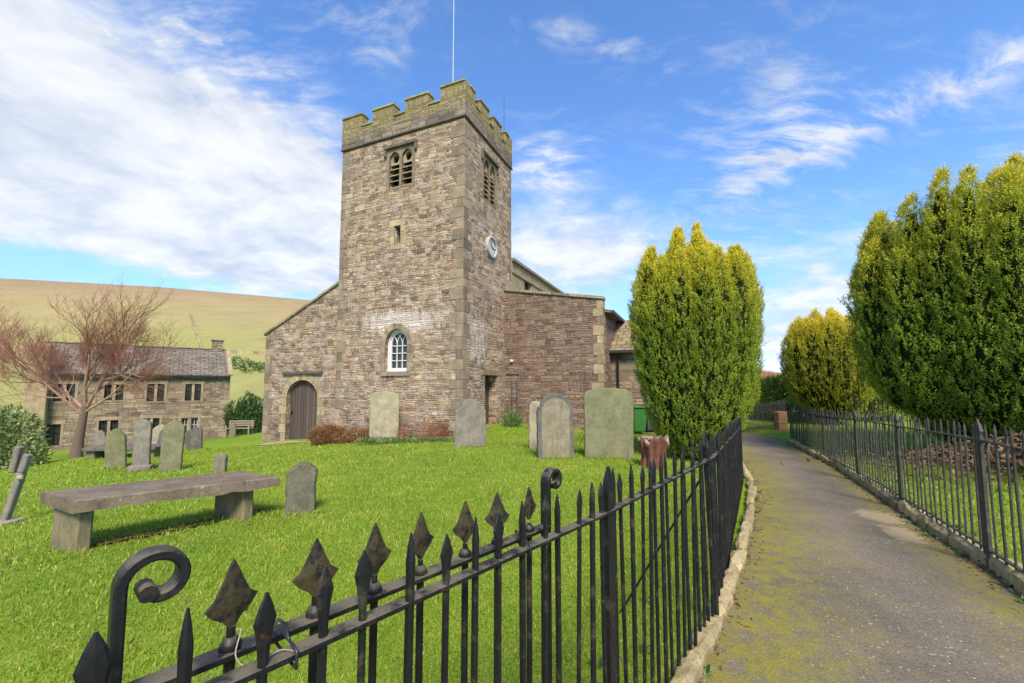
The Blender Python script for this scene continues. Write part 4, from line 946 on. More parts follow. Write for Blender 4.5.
# ------------------------------------------------------------------ headstones
def profile(kind, w, h):
    hw = w/2; n = 12; P = [(-hw, 0), (hw, 0)]
    if kind == 'round':
        zc = h-hw*.95; P += [(hw*math.cos(PI*k/n), zc + hw*.95*math.sin(PI*k/n)) for k in range(n+1)]
    elif kind == 'segment':
        rise = w*.16; P += [(hw*math.cos(PI*k/n), h-rise + rise*math.sin(PI*k/n)**.8) for k in range(n+1)]
    elif kind == 'gothic':
        zc = h-w*.72; r_ = []
        for k in range(n//2+1): t = k/(n/2)*1.12; r_.append((hw - w*.90*(1-math.cos(t)), zc + w*.80*math.sin(t)))
        r_[-1] = (0, h); P += r_ + [(-x, z) for x, z in r_[-2::-1]]
    elif kind == 'ogee':
        zc = h-w*.62; r_ = [(hw, zc), (hw*.94, zc+w*.16), (hw*.70, zc+w*.30), (hw*.42, zc+w*.38), (hw*.22, zc+w*.48), (0, h)]; P += r_ + [(-x, z) for x, z in r_[-2::-1]]
    elif kind == 'shoulder':
        zc = h-w*.50; r_ = [(hw, zc), (hw*.99, zc+w*.10), (hw*.88, zc+w*.17), (hw*.72, zc+w*.18), (hw*.66, zc+w*.24)]
        for k in range(6): t = PI/2*k/5; r_.append((hw*.60*math.cos(t), zc+w*.26 + w*.24*math.sin(t)))
        P += r_ + [(-x, z) for x, z in r_[-2::-1]]
    elif kind == 'scroll':
        zc = h-w*.46; r_ = [(hw, zc-w*.22), (hw*1.0, zc), (hw*.93, zc+w*.10), (hw*.82, zc+w*.13), (hw*.78, zc+w*.22), (hw*.62, zc+w*.36), (hw*.36, zc+w*.44), (0, h)]; P += r_ + [(-x, z) for x, z in r_[-2::-1]]
    elif kind == 'square': P += [(hw, h), (-hw, h)]
    return P
def stone_mesh(kind, w, h, t, mat, rnd, rough=.006, sink=.25):
    P = profile(kind, w, h); P[0] = (P[0][0], -sink); P[1] = (P[1][0], -sink)
    Q = []                                        # subdivide the long sides so the arris can wander
    for k in range(len(P)):
        a, b = P[k], P[(k+1)%len(P)]; L = math.hypot(b[0]-a[0], b[1]-a[1]); m = max(1, int(L/.12))
        for j in range(m): Q.append((a[0]+(b[0]-a[0])*j/m, a[1]+(b[1]-a[1])*j/m))
    cx, cz = 0, h*.5; bv = min(.016, t*.2)
    def sh(e):
        r_ = []
        for x, z in Q: dx, dz = x-cx, z-cz; l = math.hypot(dx, dz) or 1; r_.append((x-dx/l*e, z-dz/l*e))
        return r_
    J = [(rnd.uniform(-rough, rough), rnd.uniform(-rough, rough)) for _ in Q]
    def lp(e, y): return [Vector((x+j[0], y + rnd.uniform(-rough, rough)*.5, z+j[1])) for (x, z), j in zip(sh(e), J)]
    mb = MB(); mb.ring([lp(bv, t/2)[::1], lp(0, t/2-bv), lp(0, -t/2+bv), lp(bv, -t/2)][::1]); return mb
STONE_G = 'weathered headstones in the churchyard'
def headstone(label, px, py, Y, top, wpx, kind, mat, t=.11, yaw=0.0, lean=0.0, tip=0.0, rough=.006, group=STONE_G, plinth=None):
    p = at(px, py, Y); z = gz(p.x, p.y); q = at(px, top, Y); h = q.z - z; w = (at(px+wpx/2, py, Y) - at(px-wpx/2, py, Y)).length / max(.75, math.cos(yaw))
    rnd = random.Random(int(px*7+py))
    o = stone_mesh(kind, w, h, t, mat, rnd, rough).build('headstone', M[mat]); o.location = (p.x, p.y, z); o.rotation_euler = (tip, lean, yaw)
    tag(o, label, 'headstone', group)
    if plinth: mb = MB(); mb.box((0,0,.06), (w*1.35, t*2.3, .2), None, .02); mb.build('plinth', M[mat], o)
    return o
headstone('broad greenish headstone with gently curved top beside the yew', 609, 458.5, 9.3, 388, 48.5, 'segment', 'green_stone', .13, -.05, .0, .02)
n_ = headstone('scroll shouldered headstone with pale panel and dark rim in front of the blank wall', 555.5, 458.5, 9.2, 393.5, 36.5, 'scroll', 'dark_stone', .14, .12, -.01, .02)
w_ = .55; mb = MB(); P = [(x, z) for x, z in profile('round', .60, 1.27)]; I = [Vector((x, -.071, z)) for x, z in P]; mb.ring([[v+Vector((0,.02,0)) for v in I], [v+Vector((0,-.006,0)) for v in I]]); mb.build('pale_panel', M['panel_stone'], n_)
headstone('pale narrow headstone half hidden behind the scroll shouldered stone', 536.5, 445, 10.6, 401, 15, 'round', 'pale_stone', .1, .1)
headstone('dark grey shouldered headstone in front of the tower corner', 470.3, 446, 11.5, 398.5, 30.5, 'shoulder', 'grey_stone', .12, .08, .0, .03)
headstone('pale green lichened headstone leaning against the tower wall under the arched window', 384, 437, 14.75, 391.5, 26, 'segment', 'pale_stone', .12, .40, .0, -.05)
headstone('squat mossy headstone with crumbling round top just beyond the table tomb end', 300.5, 510, 5.3, 463, 25, 'round', 'mossy_stone', .17, .35, .02, .0, .012)
headstone('very small leaning rounded stone showing over the table tomb', 219.5, 473, 9.0, 453, 11, 'round', 'brown_stone', .12, .1, .06)
headstone('thin pointed headstone furthest back behind the flat dark tomb end', 98.5, 456, 15.0, 430, 7.5, 'gothic', 'grey_stone', .12, .5)
headstone('mossy pointed headstone leaning at the near end of the flat dark tomb', 116, 467.5, 12.5, 428, 14.5, 'gothic', 'green_stone', .13, .45, -.05, .05)
headstone('tall slim round topped headstone on a plinth in the middle of its row', 141, 468, 12.0, 419.5, 12.5, 'round', 'grey_stone', .16, .42, .0, .02, plinth=1)
headstone('pale pointed headstone leaning over behind the tall slim one', 155, 450, 16.0, 424, 12.5, 'gothic', 'pale_stone', .12, .4, .16)
headstone('dark slanting headstone tucked behind the tall ogee stone', 163, 451, 15.5, 426, 11, 'gothic', 'dark_stone', .12, .45, .14)
headstone('tall mossy headstone with ogee top and flared body at the end of its row', 170, 471, 11.5, 418, 16, 'ogee', 'green_stone', .15, .45, .04, .02)
headstone('dark headstone behind its twin near the house corner', 190.5, 450, 17.3, 429, 8, 'round', 'dark_stone', .14, .35)
headstone('dark round topped headstone before its twin near the house corner', 196, 451, 16.8, 427, 9.5, 'round', 'dark_stone', .14, .35, -.03)
def leaning_cross():
    p = at(4, 523, 6.0); z = gz(p.x, p.y); o = thing('stone_cross', 'grey stone cross grave marker leaning steeply on the lawn', 'cross', (p.x, p.y, z), 0)
    def bar(a, b, w, t, nm):
        mb = MB(); mb.bar(a, b, w, t, (0,1,0), .012); return mb.build(nm, M['grey_stone'], o)
    r_ = Matrix.Rotation(.26, 3, 'Y'); f = lambda x, z_: r_ @ Vector((x, 0, z_))
    bar(f(0,-.2), f(0,.72), .085, .085, 'shaft'); bar(f(0,.722), f(-.0,.98), .085, .08, 'cross_head')
    a = f(0,.70); mb = MB(); mb.bar(a+r_@Vector((-.10,-.02,.0)), a+r_@Vector((-.13,-.02,.36)), .08, .08, (0,1,0), .012); mb.build('cross_arm', M['grey_stone'], o)
    mb = MB(); mb.box(a+r_@Vector((.06,-.06,-.02)), (.07,.05,.06), None, .015); mb.build('pale_fragment', M['pale_stone'], o)
    b = MB(); b.box((0,0,.02), (.26,.3,.08), None, .02); b.build('socket', M['pale_stone'], o)
leaning_cross()
def table_tomb():
    corners = [on_z(40.4, 491.6, .46), on_z(73.2, 500.2, .46), on_z(280, 476.5, .44), on_z(238, 471.0, .44)]
    base = at(62, 552, 4.25); o = thing('table_tomb', 'low table tomb of one long stone slab on two upright stones', 'tomb', (base.x, base.y, gz(base.x, base.y)))
    A, B, C, D = corners; t = .115; rnd = random.Random(8); mb = MB(); n = 18
    def loop(s):
        a = A.lerp(D, s); b = B.lerp(C, s); j = lambda k=.008: rnd.uniform(-k, k); d = (b-a).normalized(); e = .015
        return [a+Vector((j(),j(),-t)), b+Vector((j(.012),j(.012),-t+j(.014))), b+Vector((j(.006),j(.006),-e)), b-d*e+Vector((0,0,j(.003))), a+d*e, a+Vector((0,0,-e))]
    mb.ring([loop(k/n)[::-1] for k in range(n+1)]); mb.build('slab', M['slab_top'], o, o)
    dl = (D-A).normalized(); dw = (B-A).normalized()
    for s_, tl in ((.075, .05), (.86, .0)):
        a = A.lerp(D, s_) + dw*.10; b = B.lerp(C, s_) - dw*.12; top = a.lerp(b, .5); w = (b-a).length; zb_ = gz(top.x, top.y)-.15; h = top.z - t - zb_
        mb = MB(); r_ = Matrix.Rotation(math.atan2(dw.y, dw.x), 3, 'Z') @ Matrix.Rotation(tl, 3, 'Y'); mb.box((top.x, top.y, zb_ + h/2 - .004), (w, .13, h), r_, .02); mb.build('support', M['tomb'], o, o)
def on_z(px, py, z):
    r = ray(px, py); return EYE + r*((z-EYE.z)/r.z)
table_tomb()
def dark_strip():     # ragged dark brown strip laid on the turf under the table tomb
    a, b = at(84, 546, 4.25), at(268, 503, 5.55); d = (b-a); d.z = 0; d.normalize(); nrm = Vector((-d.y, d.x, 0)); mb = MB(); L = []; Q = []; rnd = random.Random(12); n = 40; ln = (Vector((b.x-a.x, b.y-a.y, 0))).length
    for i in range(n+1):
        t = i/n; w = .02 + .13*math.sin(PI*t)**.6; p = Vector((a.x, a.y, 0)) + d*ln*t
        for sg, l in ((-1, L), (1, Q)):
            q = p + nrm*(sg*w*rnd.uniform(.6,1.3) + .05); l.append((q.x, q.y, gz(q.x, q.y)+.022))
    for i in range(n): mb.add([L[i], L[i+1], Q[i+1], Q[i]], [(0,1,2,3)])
    tag(mb.build('dark_strip', M['dark_brown']), kind='structure')
M['dark_brown'] = plain('dark_brown_strip', (.085,.060,.032), 1.0, var=.5, sc=16, spec=.05)
dark_strip()
def dark_tomb():
    A = at(91, 462, 14.3); B = at(163, 452.5, 14.6); d = (B-A); d.z = 0; L = d.length; yaw = math.atan2(d.y, d.x); m = (A+B)/2; z = gz(m.x, m.y); o = thing('flat_tomb', 'flat dark slab tomb on low stone blocks among the row of headstones', 'tomb', (m.x, m.y, z), yaw)
    mb = MB(); mb.box((0,0,.30), (L,.85,.11), None, .015); mb.build('slab', M['dark_stone'], o)
    for x in (-L*.42, L*.40): mb = MB(); mb.box((x,0,.09), (.25,.6,.31), None, .015); mb.build('support', M['tomb'], o)
dark_tomb()

# ------------------------------------------------------------------ iron fences
def spear_mesh(z0, zt, wid=.039, th=.012, rad=.0085, neck=.115, seed=0):
    # square-ish bar drawn out into a flat diamond head
    rnd = random.Random(seed); L = []
    zs_ = [(z0, rad, rad), (zt-neck, rad, rad), (zt-neck*.62, wid*.36, th*.62), (zt-neck*.42, wid*.5, th*.6), (zt-neck*.2, wid*.30, th*.45), (zt, .002, .002)]
    for z, a, b in zs_: L.append([Vector((a*math.cos(2*PI*k/8), b*math.sin(2*PI*k/8), z)) for k in range(8)])
    mb = MB(); mb.ring(L, smooth=False); return mb
def point_mesh(z0, zt, rad=.010):
    L = []
    for z, a in ((z0, rad), (zt-.10, rad), (zt-.06, rad*1.08), (zt-.03, rad*.72), (zt, .002)): L.append([Vector((a*math.cos(2*PI*k/8), a*math.sin(2*PI*k/8), z)) for k in range(8)])
    mb = MB(); mb.ring(L); return mb
def post_mesh(zt, w=.05, t=.022):
    L = []
    for z, a, b in ((-.3, w/2, t/2), (zt-.13, w/2, t/2), (zt-.10, w*.62, t*.55), (zt-.05, w*.42, t*.45), (zt, .004, .004)): L.append([Vector(q) for q in ((-a,-b,z),(a,-b,z),(a,b,z),(-a,b,z))])
    mb = MB(); mb.ring(L); return mb
def fence(name, label, knots, pitch, posts, group, bar_z0, first_kinds=None, first_px=(), wavy=.006, stays=(), seed=1, post_w=.05, mat='iron'):
    # knots: (x, y, rail height in world z, ground z) corner points joined by straight rails
    rnd = random.Random(seed); K = [Vector(k[:3]) for k in knots]; Gd = [k[3] for k in knots]
    o = thing(name, label, 'fence', (K[0].x, K[0].y, Gd[0]), 0, group)
    r_ = MB()
    for i in range(len(K)-1):
        d = (K[i+1]-K[i]).normalized(); n = max(1, int((K[i+1]-K[i]).length/1.2)); prev = K[i]
        for j in range(n):
            q = K[i].lerp(K[i+1], (j+1)/n) + Vector((0,0, rnd.uniform(-wavy,wavy) if j < n-1 else 0)); r_.bar(prev-d*.004, q+d*.004, .036, .013, bev=.002); prev = q
    r_.build('rail', M[mat], o, o)
    seg = [(K[i+1]-K[i]).length for i in range(len(K)-1)]; tot = sum(seg); s = pitch*.5; c0 = {}
    hb = K[0].z - Gd[0]
    kinds = []
    for nm_, fn in (('a', lambda: spear_mesh(bar_z0, hb+.135)), ('b', lambda: point_mesh(bar_z0, hb+.145))):
        kinds.append(fn().build('bar', M[mat], o))
    used = [False, False]; i = 0
    fs = []
    for px in first_px: k = (px-512)/FPX; dd = (K[1]-K[0]).normalized(); fs.append((k*K[0].y-K[0].x)/(dd.x-k*dd.y))
    if fs: s = fs[0]
    def locate(s):
        k = 0
        while k < len(seg)-1 and s > seg[k]: s -= seg[k]; k += 1
        t = s/seg[k]; return K[k].lerp(K[k+1], t), Gd[k]*(1-t)+Gd[k+1]*t, (K[k+1]-K[k])
    while s < tot:
        p, g_, d = locate(s); kd = (i % 2) if first_kinds is None else (first_kinds[i] if i < len(first_kinds) else i % 2)
        src = kinds[kd]
        if used[kd]: b = src.copy(); COL.objects.link(b)
        else: b = src; used[kd] = True
        b.parent = o; b.location = Vector((p.x, p.y, p.z-hb)) - o.location
        b.rotation_euler = (rnd.uniform(-.014,.014), rnd.uniform(-.014,.014), math.atan2(d.y, d.x) + rnd.uniform(-.3,.3)); b.scale = (rnd.uniform(.92,1.1), rnd.uniform(.92,1.1), 1 + rnd.uniform(-.012,.012))
        i += 1; s = fs[i] if i < len(fs) else s + pitch*rnd.uniform(.94,1.06)*(.84 if fs and seg[0] < s < seg[0]+seg[1] else 1.0)
    lr = MB()
    if bar_z0 > 0:
      for k in range(len(K)-1): lr.bar(Vector((K[k].x, K[k].y, Gd[k]+.14)), Vector((K[k+1].x, K[k+1].y, Gd[k+1]+.14)), .03, .012)
    if bar_z0 > 0: lr.build('lower_rail', M[mat], o, o)
    pm = post_mesh(hb+.175, post_w); first = None
    for x, y, zr, lean in posts:
        if first is None: b = pm.build('post', M[mat], o); first = b
        else: b = first.copy(); COL.objects.link(b); b.parent = o
        p = Vector((x, y, 0)); ii = min(range(len(K)-1), key=lambda k: abs((p-Vector((K[k].x,K[k].y,0))).length + (p-Vector((K[k+1].x,K[k+1].y,0))).length - Vector((K[k+1].x-K[k].x, K[k+1].y-K[k].y, 0)).length)); d = K[ii+1]-K[ii]
        yaw = math.atan2(d.y, d.x); b.location = Vector((x, y, zr-hb)) - o.location; b.rotation_euler = (lean, 0, yaw)
    if stays:
        st = MB()
        for a, b in stays: st.bar(a, b, .028, .012)
        st.build('stay', M[mat], o, o)
    print(name, 'bars', i); return o
FG = 'spear topped iron fences along the path'
P1 = (.385, 1.74); P2 = (1.285, 2.80); P3 = (3.86, 7.28)
P0 = (-.405, .817); PX = (-1.05, .08)
def rz_at(px, py, P): # height of a line of sight above a plan point
    r = ray(px, py); return EYE.z + r.z*(P[1]/r.y)
z1_, z2_, z3_, z0_ = rz_at(606, 511, P1), rz_at(712, 458, P2), rz_at(738, 426, P3), rz_at(300, 649.5, P0)
print('rails', z0_, z1_, z2_, z3_)
s2 = Vector((P2[0], P2[1], .95)); 
kn = [(PX[0], PX[1], z0_-.01, -.01), (P1[0], P1[1], z1_, 0.0), (P2[0], P2[1], z2_, .03), (P3[0], P3[1], z3_, -.07)]
fence('iron_fence', 'black iron spear fence with sagging rail between lawn and path on the church side', kn, .1005,
      [(P1[0], P1[1], z1_, .0), (P2[0], P2[1], z2_, -.03), (P3[0], P3[1], z3_, 0), (2.55, 5.0, z2_*.5+z3_*.5, 0)], FG, -.06, first_kinds=[0,1,0,0,0,1,0,1,0,1,0,1], first_px=[128,201,266,327.5,368,411,446,474.7,499,523,541.7,557],
      stays=[((1.20, 2.74, .95), (.72, 2.95, .02))], seed=4, post_w=.052)
PR_ = [(3.25,2.35),(4.0,3.72),(4.24,4.28),(5.38,6.42),(6.72,9.28),(8.2,12.75)]
rp = [(1024,449,PR_[1]),(957,436.5,None)]
RK = [(3.30,2.40,1.06,.02),(4.02,3.76,1.06,.02),(5.40,6.42,.99,-.03),(6.74,9.24,.90,-.09),(8.22,12.72,.885,-.12)]
def on_rk(px):
    for i in range(len(RK)-1):
        (x0,y0,a,_),(x1,y1,b,_) = RK[i], RK[i+1]; k = (px-512)/FPX
        t = (k*y0-x0)/((x1-x0)-k*(y1-y0))
        if -.001 <= t <= 1.001: return (x0+(x1-x0)*t, y0+(y1-y0)*t, a+(b-a)*t)
for px, py in ((1024,449),(957,436.5),(885,424),(847,417),(786,408)):
    q = on_rk(px)
    if q: print(px, 'rail z wanted', rz_at(px, py, q), 'have', q[2])
posts = [on_rk(x) for x in (973, 893, 852, 820, 788)]
fence('iron_fence', 'weathered iron spear fence with broad flat posts on the yew side of the path', RK, .128,
      [(*p, .0) for p in posts if p], FG, .07, stays=[((6.02,7.72,.86),(6.62,7.5,.05)), ((6.5,8.7,.84),(7.1,8.5,.02))], seed=9, post_w=.105, mat='iron_grey')
BK = [(8.3,15.3,.98,.10),(6.6,14.75,.92,.03)]
a_, b_ = at(737, 412, 14.4), at(786, 412, 15.6)
fence('iron_fence', 'dark iron fence closing the far end of the path before the hedge', [(a_.x,a_.y,gz(a_.x,a_.y)+.82,gz(a_.x,a_.y)),(b_.x,b_.y,gz(b_.x,b_.y)+.86,gz(b_.x,b_.y))], .058, [(a_.x,a_.y,gz(a_.x,a_.y)+.82,0)], FG, .05, seed=2, mat='iron_grey')
a_, b_ = at(855, 412, 13.6), at(925, 414, 12.4)
fence('iron_fence', 'spear topped iron fence on the lawn beneath the golden yew', [(a_.x,a_.y,1.02,.05),(b_.x,b_.y,1.0,.05)], .105, [(a_.x,a_.y,1.02,0),(b_.x,b_.y,1.0,0)], FG, .05, seed=3, mat='iron_grey')

# gate of flat arrow heads folded back behind the near fence
def gate():
    GO = Vector((-.444, .895, 0)); gd = Vector((.658, .753, 0)).normalized(); gn = Vector((-gd.y, gd.x, 0))
    zr = 1.0
    def gp_(px):         # parameter along the gate line under an image column
        k = (px-512)/FPX; return (k*GO.y - GO.x)/(gd.x - k*gd.y)
    o = thing('iron_gate', 'open iron gate with flat arrowhead finials and curled stiles folded behind the fence', 'gate', (GO.x, GO.y, 0), 0)
    s0, s1 = gp_(134), gp_(545)
    def pt(s, z, n=0.0): q = GO + gd*s + gn*n; q.z = z; return q
    z_0, z_1 = rz_at(300, 628, GO), 0
    q = pt(gp_(489.5), 0); z_1 = rz_at(489.5, 549, q); sl_ = (z_1-z_0)/(gp_(489.5)-gp_(300))
    zr_ = lambda s: z_0 + sl_*(s-gp_(300))
    print('gate rail', z_0, z_1)
    mb = MB(); mb.bar(pt(s0, zr_(s0)), pt(s1, zr_(s1)), .042, .013, bev=.002); mb.build('top_rail', M['iron'], o, o)
    mb = MB(); mb.bar(pt(s0, .14), pt(s1, .14), .04, .013, bev=.002); mb.build('bottom_rail', M['iron'], o, o)
    # flat bar stiles, the upper end curled towards the middle of the gate
    for s, side, zt, rad in ((s0, 1, rz_at(165, 551, pt(s0+.04, 0)), .046), (s1, 1, rz_at(547, 470.5, pt(s1, 0)), .040)):
        cen = [(s, -.05), (s, .3), (s, .7), (s, zt-rad*1.7)]
        for k in range(26):
            t = k/25; a = PI - t*PI*1.74; r_ = rad*(1-.58*t**1.5)
            cen.append((s + rad + r_*math.cos(a)*(1.0), zt-rad + r_*math.sin(a)))
        L = []
        for k, (a, z) in enumerate(cen):
            p = pt(a, z); pv = pt(*cen[max(k-1,0)]); nx = pt(*cen[min(k+1,len(cen)-1)]); d = (nx-pv).normalized(); sd_ = d.cross(gn).normalized(); hw, ht = .019, .0085
            L.append([p + gn*hw + sd_*ht*.6, p + gn*hw*.8 + sd_*ht, p - gn*hw*.8 + sd_*ht, p - gn*hw + sd_*ht*.6, p - gn*hw - sd_*ht*.6, p - gn*hw*.8 - sd_*ht, p + gn*hw*.8 - sd_*ht, p + gn*hw - sd_*ht*.6])
        mb = MB(); mb.ring(L); 
        e = cen[-1]; mb.tube([pt(e[0], e[1], -.022), pt(e[0], e[1], .022)], .013, 10)
        mb.build('curled_stile', M['iron'], o, o)
    xs = [(243.4,558.8,.047), (322.9,537.7,.047), (379.4,522.7,.045), (423.5,512,.045), (466.6,500.8,.042), (497.6,492,.044), (528.6,487,.044)]
    for i, (px, py, hw) in enumerate(xs):
        s = gp_(px); b = pt(s, 0); zt = rz_at(px, py, b); zr2 = zr_(s); f = (Matrix.Rotation([.25,-.1,.05,.12,-.2,-.3,.1][i], 3, 'Z') @ gd); nn = Vector((-f.y, f.x, 0))
        mb = MB(); mb.tube([pt(s,.05), pt(s, zr2-.01)], .0095, 8); mb.tube([pt(s, zr2+.006), pt(s, zr2+.012), pt(s, zr2+.02), pt(s, zr2+.028)], [.017,.019,.016,.010], 8); mb.tube([pt(s, zr2+.02), pt(s, zt-.118)], [.0075,.0075], 6)
        mb.build('bar', M['iron'], o, o)
        H = zt - max(zr2+.045, zt-.128)
        out = [(-.12,0),(.12,0),(.30,.10),(.72,.22),(1.0,.36),(.66,.46),(.40,.66),(.18,.86),(0,1),(-.18,.86),(-.40,.66),(-.66,.46),(-1.0,.36),(-.72,.22),(-.30,.10)]
        bp = Vector((b.x, b.y, zt-H)); mb = MB(); F_ = lambda e, o_: [bp + f*(x*hw*e) + Vector((0,0,z*H)) + nn*(o_*(1-.3*abs(x))) for x, z in out]
        n = len(out); fl = F_(1,.0035); bl = F_(1,-.0035); c1 = bp+Vector((0,0,H*.42))+nn*.0075; c2 = bp+Vector((0,0,H*.42))-nn*.0075
        mb.add(fl+bl+[c1,c2], [(k,(k+1)%n,2*n) for k in range(n)] + [(n+(k+1)%n,n+k,2*n+1) for k in range(n)] + [((k+1)%n,k,n+k,n+(k+1)%n) for k in range(n)])
        mb.build('arrowhead', M['iron_worn'], o, o)
    # plastic tie and string that hold the gate to the fence
    def onf(px, dz=0.0):
        k = (px-512)/FPX; A = Vector((PX[0],PX[1],0)); D = Vector((P1[0]-PX[0],P1[1]-PX[1],0)).normalized(); t = (k*A.y-A.x)/(D.x-k*D.y); q = A + D*t; L = Vector((P1[0]-PX[0],P1[1]-PX[1],0)).length; q.z = (z0_-.01)+(z1_-z0_+.01)*t/L + dz; return q
    def loop(px, pxg, r_, mat, nm, lb, cat):
        a = onf(px); b = pt(gp_(pxg), zr_(gp_(pxg))); dd = (b-a).normalized(); up = Vector((0,0,1)); c_ = (a+b)/2; hl = (b-a).length/2 + .024; pts = []
        for k in range(21): t = 2*PI*k/20; pts.append(c_ + dd*hl*max(-1,min(1,1.25*math.cos(t))) + up*.017*max(-1,min(1,1.4*math.sin(t))))
        mb = MB(); mb.tube(pts, r_, 6); mb.tube([pts[6], pts[6]+dd*.02+up*.02, pts[6]+dd*.055+up*.012], r_, 6); tag(mb.build(nm, M[mat]), lb, cat)
    loop(302, 287, .0032, 'tie', 'cable_tie', 'black cable tie lashing gate rail to fence rail beside an arrowhead', 'cable tie')
    loop(527, 518, .0028, 'tie', 'cable_tie', 'black cable tie round both rails close to the second curled stile', 'cable tie')
    a = onf(275, .01); b = pt(gp_(235), zr_(gp_(235))+.015); mb = MB(); pts = [b+gd*.0, b+gd*.03+Vector((0,0,.02)), b.lerp(a,.35)+Vector((0,0,-.005)), b.lerp(a,.6)+Vector((0,0,-.02)), a, a+gd*.03+Vector((0,0,.004)), a+gd*.06-gn*.01-Vector((0,0,.01))]
    sm = []
    for i in range(len(pts)-1):
        p0,p1,p2,p3 = pts[max(i-1,0)],pts[i],pts[i+1],pts[min(i+2,len(pts)-1)]
        for j in range(5): t=j/5; sm.append(.5*((2*p1)+(p2-p0)*t+(2*p0-5*p1+4*p2-p3)*t*t+(3*p1-p0-3*p2+p3)*t**3))
    mb.tube(sm, .0014, 5); tag(mb.build('string', M['string']), 'loop of pale string tied between the gate and the near fence', 'string')
gate()

# ------------------------------------------------------------------ foliage
def blades(n, base, dirs, L, W, rng, cup=.0):
    # n rhombic leaves: base point, direction, length, width
    side = np.cross(dirs, rng.normal(size=(n,3))); side /= np.linalg.norm(side, axis=1)[:,None] + 1e-9
    mid = base + dirs*(L*.5)[:,None]; w = side*(W*.5)[:,None]
    V = np.stack([base, mid - w, base + dirs*L[:,None], mid + w], 1).reshape(-1,3)
    F = np.arange(4*n).reshape(n,4); return V, F
hills()
def yew(name, label, x, y, parts, mat, group, seed, clump=.125, blade=14, gold=1.0, trunk=.22):
    rng = np.random.default_rng(seed); z0 = gz(x, y); o = thing(name, label, 'tree', (x, y, z0), 0, group)
    # parts: (dx, dy, radius_x, radius_y, bottom, top, ncolumns, profile)
    cols = []; core = MB()
    for dx, dy, rx, ry, zb_, zt, nc, prof in parts:
        prof = np.array(prof)
        rings = [(1.0, nc, 0.0), (.60, max(3, int(nc*.6)), .35), (.18, max(2, nc//5), .8)]
        for rad, k_, lift in rings:
            for k in range(k_):
                a = 2*PI*(k + rng.uniform(-.32,.32))/k_ + rad*3; hh = np.clip(1 - .08*rad**2 + rng.uniform(-.10,.03), 0, 1.02); rc = min(rx,ry)*2*PI/nc*(.54 if rad > .9 else .7)*rng.uniform(.8,1.2)
                cols.append((dx, dy, rx, ry, zb_, zt, prof, rad, a, hh, rc))
    def centre(c, h):
        dx, dy, rx, ry, zb_, zt, prof, rad, a, hh, rc = c; e = np.interp(h, prof[:,0], prof[:,1]); r_ = np.maximum(e*rad - rc/min(rx,ry)*.8*(rad > .3), .02)
        return np.stack([dx + np.cos(a)*rx*r_, dy + np.sin(a)*ry*r_, zb_ + (zt-zb_)*h], -1)
    def crad(c, h):
        hh, rc = c[9], c[10]; t = h/hh; return rc*np.clip(np.minimum(1.0, (1.005-t)/.26), .04, 1)**.75*np.clip(.45+t*4, 0, 1)
    P = []; N = []; Hh = []
    for c in cols:
        H = c[5]-c[4]; area = 2*PI*c[10]*H*c[9]; n = int(area/(clump*clump)*1.5); h = rng.uniform(0, 1, n)**.9*c[9]; ph = rng.uniform(-2.3, 2.3, n) + c[8]
        cc = centre(c, h); rr = crad(c, h); nn = np.stack([np.cos(ph), np.sin(ph), np.zeros(n)], 1)
        # lumps along each column
        bump_ = 1 + .15*np.sin(h*H*8 + c[8]*7 + 2*np.sin(ph*2)) + .13*np.sin(h*H*15 + ph*4 + c[8]*3) + rng.normal(size=n)*.07 ; p = cc + nn*(rr*bump_)[:,None]; P.append(p); N.append(nn); Hh.append(h)
    P = np.concatenate(P); N = np.concatenate(N); Hh = np.concatenate(Hh); keep = np.ones(len(P), bool)
    for c in cols:                                # drop tufts buried inside another column
        H = c[5]-c[4]; h = (P[:,2]-c[4])/H; inside = (h > 0) & (h < c[9]*.97); cc = centre(c, np.clip(h,0,1)); d = np.hypot(P[:,0]-cc[:,0], P[:,1]-cc[:,1]); keep &= ~(inside & (d < crad(c, np.clip(h,0,1))*.74))
    P, N, Hh = P[keep], N[keep], Hh[keep]; n = len(P)
    cr = rng.uniform(0, 1, n); young = np.clip((Hh-.45)/.5, 0, 1)**1.25*gold*.78 + (rng.uniform(0,1,n) < .2*gold)*.25
    # every tuft is an upright shoot set with needles
    B = blade; ax = np.array([0,0,1.0]) + N*rng.uniform(.15,.65,(n,1)) + rng.normal(size=(n,3))*.22; ax /= np.linalg.norm(ax,axis=1)[:,None]
    sl_ = rng.uniform(.7,1.5,n)*clump*1.45; tt = np.tile((np.arange(B)+.5)/B, n); nn = np.repeat(ax, B, 0); yb = np.repeat(young, B)
    base = np.repeat(P, B, 0) + nn*(tt*np.repeat(sl_, B))[:,None] + rng.normal(size=(n*B,3))*.006
    rd = rng.normal(size=(n*B,3)); rd /= np.linalg.norm(rd,axis=1)[:,None]; d = rd*.85 + nn*.75; d /= np.linalg.norm(d,axis=1)[:,None]
    L = rng.uniform(.75,1.2,n*B)*clump*.52*(1.08-.55*tt); W = rng.uniform(.12,.19,n*B)*clump
    V, F = blades(n*B, base, d, L, W, rng)
    cell = np.sin(P[:,0]*9+P[:,2]*5)*np.sin(P[:,1]*8-P[:,2]*7)*.22     # neighbouring shoots of one spray share a tone
    tint = np.repeat(np.clip(np.repeat(cr*.45+.18+cell, B) + rng.uniform(-.12,.25,n*B) + .18*tt, 0, 1), 4); yb = yb*rng.uniform(.6,1.4,n*B)*(.45+.75*tt) + .20*gold*tt**2*rng.uniform(.2,1,n*B); y4 = np.repeat(yb,4).reshape(-1,4)
    sets = [(V, F, {'tint': tint, 'young': np.clip(y4.ravel(),0,1)})]
    # leading shoots that break the outline
    K = []
